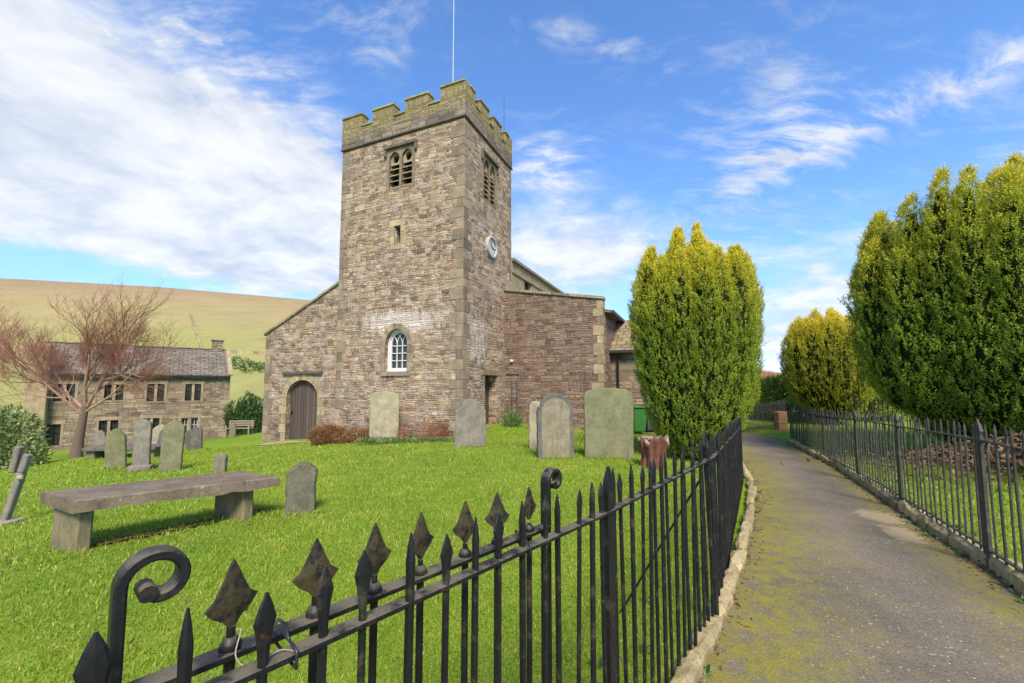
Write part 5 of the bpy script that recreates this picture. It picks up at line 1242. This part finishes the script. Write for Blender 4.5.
    for c in cols:
        for q in range(46):
            h = c[9]*(1-.62*rng.uniform(0,1)**1.3); K.append(centre(c, np.array([h]))[0] + np.append(np.clip(rng.normal(size=2), -.85, .85)*crad(c, np.array([h]))[0]*.85, .0))
    K = np.array(K); m = len(K); S = 16; t = np.tile(np.linspace(0,1,S), m); bs = np.repeat(K, S, 0) + np.stack([0*t, 0*t, t*np.repeat(rng.uniform(.10,.30,m), S)], 1) + rng.normal(size=(m*S,3))*.008
    d = rng.normal(size=(m*S,3))*.45 + np.array([0,0,.8]); d /= np.linalg.norm(d,axis=1)[:,None]; V2, F2 = blades(m*S, bs, d, rng.uniform(.035,.06,m*S)*(1.1-.6*t), rng.uniform(.009,.014,m*S), rng)
    sets.append((V2, F2, {'tint': np.repeat(rng.uniform(.4,1,m*S),4), 'young': np.repeat(np.clip(rng.uniform(.3,.95,m*S)*gold,0,1),4)}))
    # inner branches and old foliage stop seeing through; gap shade painted into their colour
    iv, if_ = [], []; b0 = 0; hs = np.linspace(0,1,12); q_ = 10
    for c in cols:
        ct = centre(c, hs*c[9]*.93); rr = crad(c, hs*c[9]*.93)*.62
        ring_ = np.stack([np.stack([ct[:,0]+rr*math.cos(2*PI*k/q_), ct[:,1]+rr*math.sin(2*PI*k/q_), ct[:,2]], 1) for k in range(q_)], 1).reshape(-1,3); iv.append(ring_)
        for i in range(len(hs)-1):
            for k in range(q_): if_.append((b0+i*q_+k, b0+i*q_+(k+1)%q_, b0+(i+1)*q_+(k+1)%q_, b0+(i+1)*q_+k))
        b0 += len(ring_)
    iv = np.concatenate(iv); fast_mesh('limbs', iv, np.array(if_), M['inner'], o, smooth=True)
    V, F, A = joined(sets); crown = fast_mesh('crown', V, F, mat, o, A)
    mb = MB(); mb.tube([(0,0,-.2),(0,0,.3),(.03,.02,1.0),(.0,.0,1.9)], [trunk*1.3,trunk,trunk*.85,trunk*.6], 10)
    for k in range(5): a = k*1.3; mb.tube([(0,0,.5),(math.cos(a)*.25,math.sin(a)*.25,1.2),(math.cos(a)*.5,math.sin(a)*.5,2.2)], [trunk*.5,trunk*.4,trunk*.2], 6)
    mb.build('trunk', M['bark'], o); print(name, 'blades', len(F)); return o
YG = 'clipped upright yews beside the path'
Pm = [(0,.52),(.12,.68),(.35,.89),(.6,1.0),(.82,.95),(1,.78)]
yew('yew_tree', 'broad flame shaped yew with yellow tips behind the church side fence', at(697,445,9.6).x, 9.6,
    [(-.02,0,1.30,1.2,.10,5.2,17,Pm),(1.10,.35,.50,.6,.9,4.80,8,[(0,.6),(.3,.9),(.7,1.05),(1,.9)])], M['yew'], YG, 21, .080, 16, 1.0)
Pb = [(0,.64),(.12,.80),(.3,.97),(.6,1.05),(.85,1.03),(1,.90)]
yew('yew_tree', 'huge rounded yew towering behind the yew side fence', at(1042,430,8.6).x, 8.6, [(0.05,0,2.75,2.4,.28,5.95,30,Pb),(-2.1,.25,.92,1.0,1.0,4.7,10,Pb)], M['yew'], YG, 22, .096, 15, .8, .35)
yew('yew_tree', 'small rounded golden yew at the far bend of the path', at(830,412,16.2).x, 16.2, [(0,0,1.38,1.4,.25,4.3,16,[(0,.52),(.12,.72),(.35,.98),(.6,1.0),(.85,.85),(1,.62)])], M['yew_gold'], YG, 23, .115, 14, 1.0)

def leaf_mass(name, mat, pts, n, L, W, up, rng, parent=None, young=.2):
    # leaves scattered through a cloud of ellipsoids: (centre, radii)
    vol = np.array([p[1][0]*p[1][1]*p[1][2] for p in pts])**.67; cnt = np.maximum(8, (n*vol/vol.sum()).astype(int)); B = []; D = []
    for (c, r_), k in zip(pts, cnt):
        v = rng.normal(size=(k,3)); v /= np.linalg.norm(v,axis=1)[:,None]; rad = rng.uniform(.55,1.05,(k,1))**.6; B.append(np.array(c)+v*rad*np.array(r_)); D.append(v*.7+np.array([0,0,up])+rng.normal(size=(k,3))*.5)
    B = np.concatenate(B); D = np.concatenate(D); D /= np.linalg.norm(D,axis=1)[:,None]; k = len(B)
    V, F = blades(k, B, D, rng.uniform(.6,1.2,k)*L, rng.uniform(.7,1.2,k)*W, rng); yg = rng.uniform(0,1,k)**3*young*3
    return fast_mesh(name, V, F, mat, parent, {'tint': np.repeat(rng.uniform(0,1,k),4), 'young': np.repeat(np.clip(yg,0,1),4)})
def stems(pts, n, rng, rad=.008, lo=0.0):
    mb = MB()
    for _ in range(n):
        c, r_ = pts[rng.integers(len(pts))]; v = rng.normal(size=3); v /= np.linalg.norm(v); e = np.array(c)+v*np.array(r_)*.9; b = np.array([c[0]+rng.normal()*r_[0]*.25, c[1]+rng.normal()*r_[1]*.25, lo]); m = (b+e)/2+rng.normal(size=3)*.05*r_[2]; mb.tube([b,m,e],[rad*1.6,rad,rad*.5],5)
    return mb
def bush(name, label, cat, px, py, Y, pts, mat, n, L, W, up=.3, seed=1, group=None, stem='bark', ns=30, young=.25, srad=.01):
    rng = np.random.default_rng(seed); p = at(px, py, Y); o = thing(name, label, cat, (p.x, Y, gz(p.x, Y)), 0, group)
    leaf_mass('foliage', M[mat], pts, n, L, W, up, rng, o, young); stems(pts, ns, rng, srad, -.05).build('stems', M[stem], o); return o
rb = [((-1.1,0,.9),(1.1,.8,.9)),((-.1,.1,.95),(.8,.8,.9)),((.45,-.1,.5),(.6,.6,.6)),((-.3,-.2,1.35),(.7,.6,.55)),((-2.0,0,1.1),(1,.8,1.0)),((.75,.0,.35),(.4,.5,.4))]
bush('laurel_bush', 'glossy pale green laurel bush at the lawn edge before the house', 'bush', 4, 469, 13.5, rb, 'bush', 9000, .15, .055, .25, 5, ns=60, srad=.016)
cf = []
for k in range(7):
    x = -.9+k*.33; h = 2.2-.25*abs(k-3)*.6+random.uniform(-.2,.2)
    for j in range(6): cf.append(((x+random.uniform(-.1,.1), random.uniform(-.3,.3), .2+h*j/6), (.34*(1-.11*j),.34*(1-.11*j),.42)))
bush('conifer', 'dark green conifer clump beyond the corner of the church', 'tree', 246, 434, 26.0, cf, 'conifer', 9000, .20, .06, .9, 6, ns=20, young=.1, srad=.03)
hp = [((x, .2*math.sin(x*3), .55+.1*math.sin(x*5)), (.55,.5,.62)) for x in np.arange(-2.2, 2.6, .45)]
p_ = at(770, 412, 18.5)
bush('hedge', 'bright green clipped hedge behind the fence at the path end', 'hedge', 772, 412, 18.5, [((a,b,c_+.35),(r1_,r2_,r3_+.25)) for (a,b,c_),(r1_,r2_,r3_) in hp], 'hedge', 16000, .13, .065, .4, 7, ns=40, young=.4, srad=.012)
bush('light_bush', 'light green rounded bush showing between the golden yew and the huge yew', 'bush', 880, 412, 17.0, [((0,0,1.0),(.9,.7,1.1)),((.5,.1,.7),(.8,.7,.9)),((-.4,0,1.3),(.6,.6,.7))], 'hedge', 4500, .14, .06, .4, 8, ns=25, young=.25)
# shrubs against the church wall
bush('heather', 'rounded rusty brown heather mound beside the arched plank door', 'shrub', 327, 438, 15.35, [((0,0,.30),(.60,.35,.36)),((.2,.05,.3),(.5,.3,.32)),((-.25,0,.25),(.42,.3,.3))], 'heather', 3600, .12, .022, .7, 11, 'low shrubs along the church wall', 'redtwig', 60, .3)
bush('heather', 'straggling orange brown shrub between heather mound and tower window', 'shrub', 358, 440, 15.1, [((0,0,.2),(.5,.28,.24)),((.35,0,.25),(.3,.2,.22)),((-.35,0,.12),(.3,.2,.16))], 'heather', 1700, .12, .025, .8, 12, 'low shrubs along the church wall', 'redtwig', 50, .8)
bush('red_twig_shrub', 'red twigged shrub under the tower wall next to the shouldered stone', 'shrub', 433, 440, 14.6, [((0,0,.42),(.55,.25,.42)),((.3,0,.3),(.35,.2,.3)),((-.35,0,.25),(.3,.2,.28))], 'heather', 420, .07, .03, .5, 13, 'low shrubs along the church wall', 'redtwig', 130, .8, .006)
bush('red_twig_shrub', 'thin red twigs growing close beside the stone under the tower window', 'shrub', 404, 440, 14.65, [((0,0,.3),(.28,.15,.36))], 'heather', 160, .07, .03, .5, 14, 'low shrubs along the church wall', 'redtwig', 60, .6, .006)
bush('ground_cover', 'low grey green ground cover strip at the foot of the tower', 'plant', 412, 442, 14.3, [((x,0,.06),(.35,.16,.11)) for x in np.arange(-1.5,1.4,.4)], 'weed', 2600, .08, .03, .6, 15, None, 'stick', 10, .5, .004)
bush('daffodil_clump', 'spiky green leaf clump at the foot of the aisle wall corner', 'plant', 512, 431, 16.4, [((0,0,.12),(.28,.18,.22))], 'weed', 260, .38, .028, 1.6, 16, None, 'stick', 5, .1, .004)

def bare_tree():
    rng = random.Random(17); p = at(75, 462.5, 20.0); o = thing('bare_tree', 'leaning leafless tree with reddish brown twigs in front of the stone house', 'tree', (p.x, 20.0, gz(p.x, 20.0)))
    tr = MB(); br = MB(); tw_v = []; tw_f = []
    cnt = [0]
    def twig(a, b, r0):
        d = (b-a).normalized(); u = d.orthogonal().normalized(); w = d.cross(u); k = len(tw_v)
        for q, rr in ((a, r0), (b, r0*.45)):
            for t in range(3): tw_v.append(tuple(q + (u*math.cos(2.09*t)+w*math.sin(2.09*t))*rr))
        for t in range(3): tw_f.append((k+t, k+(t+1)%3, k+3+(t+1)%3, k+3+t))
    def grow(a, d, ln, r_, depth, sweep):
        pts = [a]; n = 4; dd = d.copy()
        for i in range(n):
            dd = (dd + Vector((rng.gauss(0,.13),rng.gauss(0,.13),rng.gauss(0,.10))) + sweep*.11 + Vector((0,0,.06))).normalized(); pts.append(pts[-1]+dd*ln/n)
        if r_ > .018: (tr if depth == 0 else br).tube(pts, [r_*(1-.42*i/n) for i in range(n+1)], 7 if r_ > .05 else 5, caps=False)
        else:
            for i in range(n): twig(pts[i], pts[i+1], max(r_*(1-.15*i), .0055))
        if depth >= 6 or ln < .24: return
        k = 3 if depth in (1, 5, 6) else 4
        for i in range(k):
            f = .30 + .7*(i+rng.random()*.6)/k; j = min(n-1, int(f*n)); q = pts[j].lerp(pts[j+1], f*n-j if f*n-j < 1 else 1); ax = dd.orthogonal().normalized(); ax = Matrix.Rotation(rng.uniform(0,2*PI), 3, dd) @ ax
            nd = (Matrix.Rotation(rng.uniform(.40,.95), 3, ax) @ dd).normalized(); grow(q, nd, ln*rng.uniform(.50,.78), r_*(.50 if depth < 2 else .55), depth+1, sweep)
        grow(pts[-1], dd, ln*.72, r_*.58, depth+1, sweep)
    t0 = [Vector((0,0,-.3)), Vector((.03,0,.3)), Vector((.10,0,1.1)), Vector((.20,0,1.9)), Vector((.28,0,2.6))]
    tr.tube(t0, [.32,.24,.18,.15,.13], 12); top = t0[-1]
    grow(top+Vector((0,0,-.12)), Vector((.62,.1,.75)).normalized(), 2.3, .105, 1, Vector((.30,0,.35)))
    grow(top+Vector((0,0,-.1)), Vector((.2,-.3,.9)).normalized(), 2.1, .085, 1, Vector((.22,-.05,.4)))
    grow(top+Vector((0,0,-.2)), Vector((-.85,.1,.42)).normalized(), 2.7, .085, 1, Vector((-.05,0,.42)))
    grow(top+Vector((0,0,-.5)), Vector((-.7,-.4,.6)).normalized(), 2.1, .07, 1, Vector((-.15,0,.35)))
    grow(top+Vector((0,0,-.3)), Vector((.85,-.2,.45)).normalized(), 1.9, .06, 1, Vector((.3,0,.22)))
    tr.build('trunk', M['bark'], o); br.build('branches', M['limb'], o)
    fast_mesh('twigs', np.array(tw_v), np.array(tw_f), M['twig'], o); print('twigs', len(tw_f)//3)
bare_tree()
def far_trees():     # leafless wood on the hillside at the end of the path
    rng = np.random.default_rng(31); B = []; D = []
    for _ in range(70):
        Y = rng.uniform(95, 150); px = rng.uniform(738, 812); p = at(px, 389 - rng.uniform(2, 9), Y); h = rng.uniform(3.5,6); k = 90; v = rng.normal(size=(k,3)); v /= np.linalg.norm(v,axis=1)[:,None]; c = np.array([p.x, Y, p.z]); B.append(c+v*np.array([h*.28,h*.28,h*.3])*rng.uniform(.1,1,(k,1))+np.array([0,0,h*.15])); D.append(v*.6+np.array([0,0,1.0]))
    B = np.concatenate(B); D = np.concatenate(D); D /= np.linalg.norm(D,axis=1)[:,None]; k = len(B)
    V, F = blades(k, B, D, rng.uniform(1.0,2.2,k), rng.uniform(.05,.12,k), rng); tag(fast_mesh('far_wood', V, F, M['twig']), kind='stuff')
far_trees()

# ------------------------------------------------------------------ small things
def stump():
    p = at(655, 463, 8.4); o = thing('tree_stump', 'reddish tree stump with split pale top in front of the broad yew', 'stump', (p.x, 8.4, gz(p.x, 8.4))); rnd = random.Random(3); n = 26
    prof = [(-.1,.34),(.05,.30),(.25,.27),(.45,.31),(.58,.37),(.64,.36)]; L = []; ph = [rnd.uniform(-.075,.075) for _ in range(n)]
    for z, r_ in prof: L.append([Vector((math.cos(2*PI*k/n)*(r_+ph[k]+rnd.uniform(-.012,.012)), math.sin(2*PI*k/n)*(r_*.85+ph[k]), z + (ph[(k*7)%n]*1.8 if z > .5 else 0))) for k in range(n)])
    mb = MB(); mb.ring(L, (False, False)); mb.build('bark', M['stump'], o)
    T = L[-1]; inn = [v*.80 + Vector((0,0,-.03+rnd.uniform(-.04,.02))) for v in T]; inn = [Vector((v.x, v.y, .60+rnd.uniform(-.05,.05))) for v in inn]; c2 = [Vector((v.x*.45, v.y*.45, .52+rnd.uniform(-.03,.08))) for v in T]
    mb = MB(); mb.ring([T, inn, c2], (False, True)); 
    for k in range(16):
        a = rnd.uniform(0, 2*PI); r_ = rnd.uniform(.05,.3); mb.box((r_*math.cos(a), r_*.8*math.sin(a), .62+rnd.uniform(-.02,.05)), (rnd.uniform(.05,.16),.04,.05), Matrix.Rotation(rnd.uniform(0,3),3,'Z') @ Matrix.Rotation(rnd.uniform(-.7,.7),3,'Y'), .012)
    mb.build('split_top', M['stumpwood'], o); o.scale = (.80, .80, .86)
stump()
def wheelie(px, Y, mat, label, s=1.0):
    p = at(px, 437, Y); o = thing('wheelie_bin', label, 'bin', (p.x, Y, gz(p.x, Y)), .2); mb = MB(); L = []
    for z, w, d in ((.10,.38,.42),(.14,.42,.46),(.92,.54,.60),(.98,.56,.62)): L.append([Vector((x*w/2*s, y*d/2*s, z*s)) for x, y in ((-1,-1),(1,-1),(1,1),(-1,1))])
    mb.ring(L); mb.build('body', M[mat], o); mb = MB(); mb.box((0,-.02*s,1.01*s), (.60*s,.68*s,.06*s), None, .02); mb.tube([(-.22*s,.33*s,.97*s),(.22*s,.33*s,.97*s)], .02*s, 6); mb.build('lid', M[mat], o)
    for x in (-.2, .2): mb = MB(); mb.tube([(x*s-.03,.24*s,.10*s),(x*s+.03,.24*s,.10*s)], .10*s, 12, smooth=False); mb.build('wheel', M['pipe'], o)
wheelie(637.5, 15.0, 'greenbin', 'green wheelie bin half hidden behind the broad headstone', .92); wheelie(650, 15.2, 'greybin', 'dark grey wheelie bin beside the green one under the yew', .92)
def bench():
    p = at(239, 435.5, 24.5); o = thing('garden_bench', 'small weathered wooden bench before the dark conifer clump', 'bench', (p.x, 24.5, gz(p.x, 24.5)), .12); mb = MB()
    for k in range(4): mb.box((0,-.2+k*.12,.42), (1.35,.09,.03))
    mb.build('seat', M['wood'], o); mb = MB()
    for z in (.56,.68,.80): mb.box((0,.26,z), (1.35,.03,.08))
    mb.build('backrest', M['wood'], o)
    for x in (-.6,.6):
        for y, h in ((-.22,.6),(.24,.84)): mb = MB(); mb.box((x,y,h/2-.03),(.07,.07,h+.06)); mb.build('leg', M['wood'], o)
bench()
def marker():
    p = at(232.5, 437, 23.0); o = stone_mesh('round', .32, .78, .12, 'brown_stone', random.Random(2)).build('headstone', M['brown_stone']); o.location = (p.x, 23.0, gz(p.x, 23.0)); tag(o, 'small upright stone standing before the wooden bench', 'headstone', STONE_G)
marker()
def pier():
    p = at(781, 431, 15.0); z = gz(p.x, 15.0); mb = MB(); rnd = random.Random(5)
    for k in range(8): mb.box((rnd.uniform(-.008,.008), rnd.uniform(-.008,.008), .035+k*.082), (.31,.30,.076), None, .01)
    o = mb.build('brick_pier', M['brick']); o.location = (p.x, 15.0, z); tag(o, 'low orange brick pier at the end of the far fence', 'pier')
pier()
def brush_pile():
    rng = np.random.default_rng(41); rnd = random.Random(41); p = (10.0, 7.3); o = thing('brush_pile', 'heap of cut brown branches and dead leaves under the huge yew', 'brush pile', (p[0], p[1], gz(*p)))
    mb = MB()
    def hgt(x, y): return max(0, .75*math.exp(-((x/2.6)**2+(y/1.6)**2)) )
    for _ in range(300):
        x, y = rnd.gauss(0,1.25), rnd.gauss(0,.8); h = hgt(x, y)*rnd.uniform(.3,1.05); a = rnd.uniform(0,2*PI); l = rnd.uniform(.15,.5); t = rnd.gauss(0,.35); d = Vector((math.cos(a)*math.cos(t), math.sin(a)*math.cos(t), math.sin(t)))*l; c_ = Vector((x,y,h+.03)); mb.tube([c_-d, c_+Vector((rnd.gauss(0,.04),rnd.gauss(0,.04),rnd.gauss(0,.03))), c_+d], [.014,.011,.005], 4, caps=False, smooth=False)
    mb.build('branches', M['stick'], o); n = 9000; xy = rng.normal(size=(n,2))*np.array([1.35,.85]); z = .78*np.exp(-((xy[:,0]/2.6)**2+(xy[:,1]/1.6)**2))*rng.uniform(.25,1,n)+.02; d = rng.normal(size=(n,3))*np.array([1,1,.5]); d /= np.linalg.norm(d,axis=1)[:,None]
    V, F = blades(n, np.column_stack([xy,z]), d, rng.uniform(.06,.13,n), rng.uniform(.03,.06,n), rng); fast_mesh('dead_leaves', V, F, M['litter'], o, {'tint': np.repeat(rng.uniform(0,1,n),4), 'young': np.repeat(rng.uniform(0,1,n)**3,4)})
brush_pile()

# ------------------------------------------------------------------ grass, weeds, litter
LP = np.array([(p.x, p.y) for p in pl]); RP = np.array([(p.x, p.y) for p in pr])
def on_path(P):
    xl = np.interp(P[:,1], LP[:,1], LP[:,0]); xr = np.interp(P[:,1], RP[:,1], RP[:,0])
    # distance outwards from each kerb line (the lines run at about 30 degrees to Y)
    return (P[:,0] > xl - .13) & (P[:,0] < xr + .13) & (P[:,1] < 13.5) & (P[:,1] > -.5)
def in_church(P):
    q = P - np.array([CORNER.x, CORNER.y]); t = q@np.array([DL.x,DL.y]); s = q@np.array([DR.x,DR.y]); return (s > -.08) & (t < T2+.1) & (t > -3.0) & ((t > -.05) | (s > s1-.05))
def grass():
    rng = np.random.default_rng(51); sets = []
    for n, r0, r1, a0, a1, hs, ws in ((230000, .75, 5.0, -60, 62, 1.0, 1.0), (130000, 5.0, 20.0, -56, 58, 1.0, 1.0)):
        lr = rng.uniform(math.log(r0), math.log(r1), n); r_ = np.exp(lr); az = np.radians(rng.uniform(a0, a1, n)); P = np.stack([np.sin(az)*r_, np.cos(az)*r_], 1)
        k = ~on_path(P) & ~in_church(P); P = P[k]; r_ = r_[k]; n = len(P); z = zs(P)
        # patchy growth
        pt_ = np.sin(P[:,0]*1.7+1.3*np.sin(P[:,1]*1.1))*np.sin(P[:,1]*1.9+1.1*np.sin(P[:,0]*1.4)); f = np.clip(.5+.5*pt_, 0, 1)
        L = (.020+.007*np.minimum(r_,4)+.0035*np.clip(r_-4,0,9))*rng.uniform(.5,1.25,n)*(.75+.5*f); W = .0018*np.maximum(r_,1.0)**.85*rng.uniform(.7,1.3,n)
        d = rng.normal(size=(n,3))*np.array([.5,.5,0])+np.array([0,0,1.0]); d /= np.linalg.norm(d,axis=1)[:,None]
        V, F = blades(n, np.column_stack([P, z-.005]), d, L, W, rng); pt2 = np.sin(P[:,0]*4.1+2*np.sin(P[:,1]*2.7))*np.sin(P[:,1]*3.7+1.7*np.sin(P[:,0]*3.1)); yl = (rng.uniform(0,1,n) < .05+.16*(1-f)+.35*np.clip(pt2-.45,0,1))*rng.uniform(.4,1,n); t = np.clip(.10+.72*f+.22*pt2+rng.normal(size=n)*.2, 0, 1)
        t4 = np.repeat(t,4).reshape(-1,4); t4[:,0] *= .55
        sets.append((V, F, {'tint': t4.ravel(), 'young': np.repeat(yl,4)}))
    feet = [(o_.location.x, o_.location.y, .28, .10) for o_ in COL.objects if o_.get('category') in ('headstone',)] + [(4.32*-1, 4.1, .3, .12), (-3.4, 5.35, .3, .12), (3.3, 8.4, .38, .3)]
    for fx, fy, ra, rb_ in feet:
        n = 150; a = rng.uniform(0, 2*PI, n); P = np.stack([fx+np.cos(a)*(ra+.02)*rng.uniform(.8,1.3,n), fy-np.abs(np.sin(a))*(rb_+.05)*rng.uniform(.7,1.5,n)], 1); dist = math.hypot(fx, fy); d = rng.normal(size=(n,3))*np.array([.45,.45,0])+np.array([0,0,1.0]); d /= np.linalg.norm(d,axis=1)[:,None]
        V, F = blades(n, np.column_stack([P, zs(P)-.01]), d, rng.uniform(.04,.12,n), np.full(n, .0018*max(dist,1.5)**.85), rng); sets.append((V, F, {'tint': np.repeat(rng.uniform(0,.9,n),4), 'young': np.repeat((rng.uniform(0,1,n)<.2)*.6,4)}))
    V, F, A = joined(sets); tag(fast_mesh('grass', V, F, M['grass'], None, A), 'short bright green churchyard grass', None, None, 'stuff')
grass()
def litter():
    rng = np.random.default_rng(61); B = []
    for Pk, sgn, n in ((LP, 1, 1500), (RP, -1, 1400)):
        i = rng.integers(0, len(Pk)-1, n); t = rng.uniform(0,1,(n,1)); q = Pk[i]*(1-t)+Pk[i+1]*t; d = Pk[i+1]-Pk[i]; d /= np.linalg.norm(d,axis=1)[:,None]; nr = np.stack([d[:,1], -d[:,0]], 1)*sgn; off = np.abs(rng.normal(size=n))*.10 - .01; B.append(q+nr*off[:,None])
    q = np.stack([rng.uniform(-5,3,900), rng.uniform(1,9,900)], 1); B.append(q[~on_path(q)]); q = np.stack([rng.uniform(.8,7,260), rng.uniform(1.5,12,260)], 1); B.append(q[on_path(q)])
    P = np.concatenate(B); n = len(P); d = rng.normal(size=(n,3))*np.array([1,1,.25]); d /= np.linalg.norm(d,axis=1)[:,None]
    V, F = blades(n, np.column_stack([P, zs(P)+.03+rng.uniform(0,.012,n)]), d, rng.uniform(.015,.05,n), rng.uniform(.008,.022,n), rng)
    tag(fast_mesh('leaf_litter', V, F, M['litter'], None, {'tint': np.repeat(rng.uniform(0,1,n),4), 'young': np.repeat(rng.uniform(0,1,n)**3,4)}), 'brown dead leaves gathered along the kerbs', None, None, 'stuff')
    B = []; D = []
    for Pk, sgn, n in ((LP, 1, 26), (RP, -1, 34), (LP, -1, 30), (RP, 1, 40)):
        for _ in range(n):
            i = rng.integers(0, len(Pk)-1); d = Pk[i+1]-Pk[i]; d /= np.linalg.norm(d); nr = np.array([d[1],-d[0]])*sgn; q = Pk[i]+nr*(.03+abs(rng.normal())*.05) if (sgn == (1 if Pk is LP else -1)) else Pk[i]+nr*(.17+abs(rng.normal())*.08); k = rng.integers(6,16); z = gz(*q)
            v = rng.normal(size=(k,3))*np.array([.8,.8,.2])+np.array([0,0,.55]); B.append(np.tile([q[0],q[1],z+.025],(k,1))+rng.normal(size=(k,3))*.012*np.array([1,1,.2])); D.append(v)
    B = np.concatenate(B); D = np.concatenate(D); D /= np.linalg.norm(D,axis=1)[:,None]; n = len(B); V, F = blades(n, B, D, rng.uniform(.03,.085,n), rng.uniform(.012,.028,n), rng)
    tag(fast_mesh('weeds', V, F, M['weed'], None, {'tint': np.repeat(rng.uniform(0,1,n),4), 'young': np.repeat(rng.uniform(0,1,n)**3,4)}), 'small green weeds growing along the kerb stones', None, None, 'stuff')
litter()
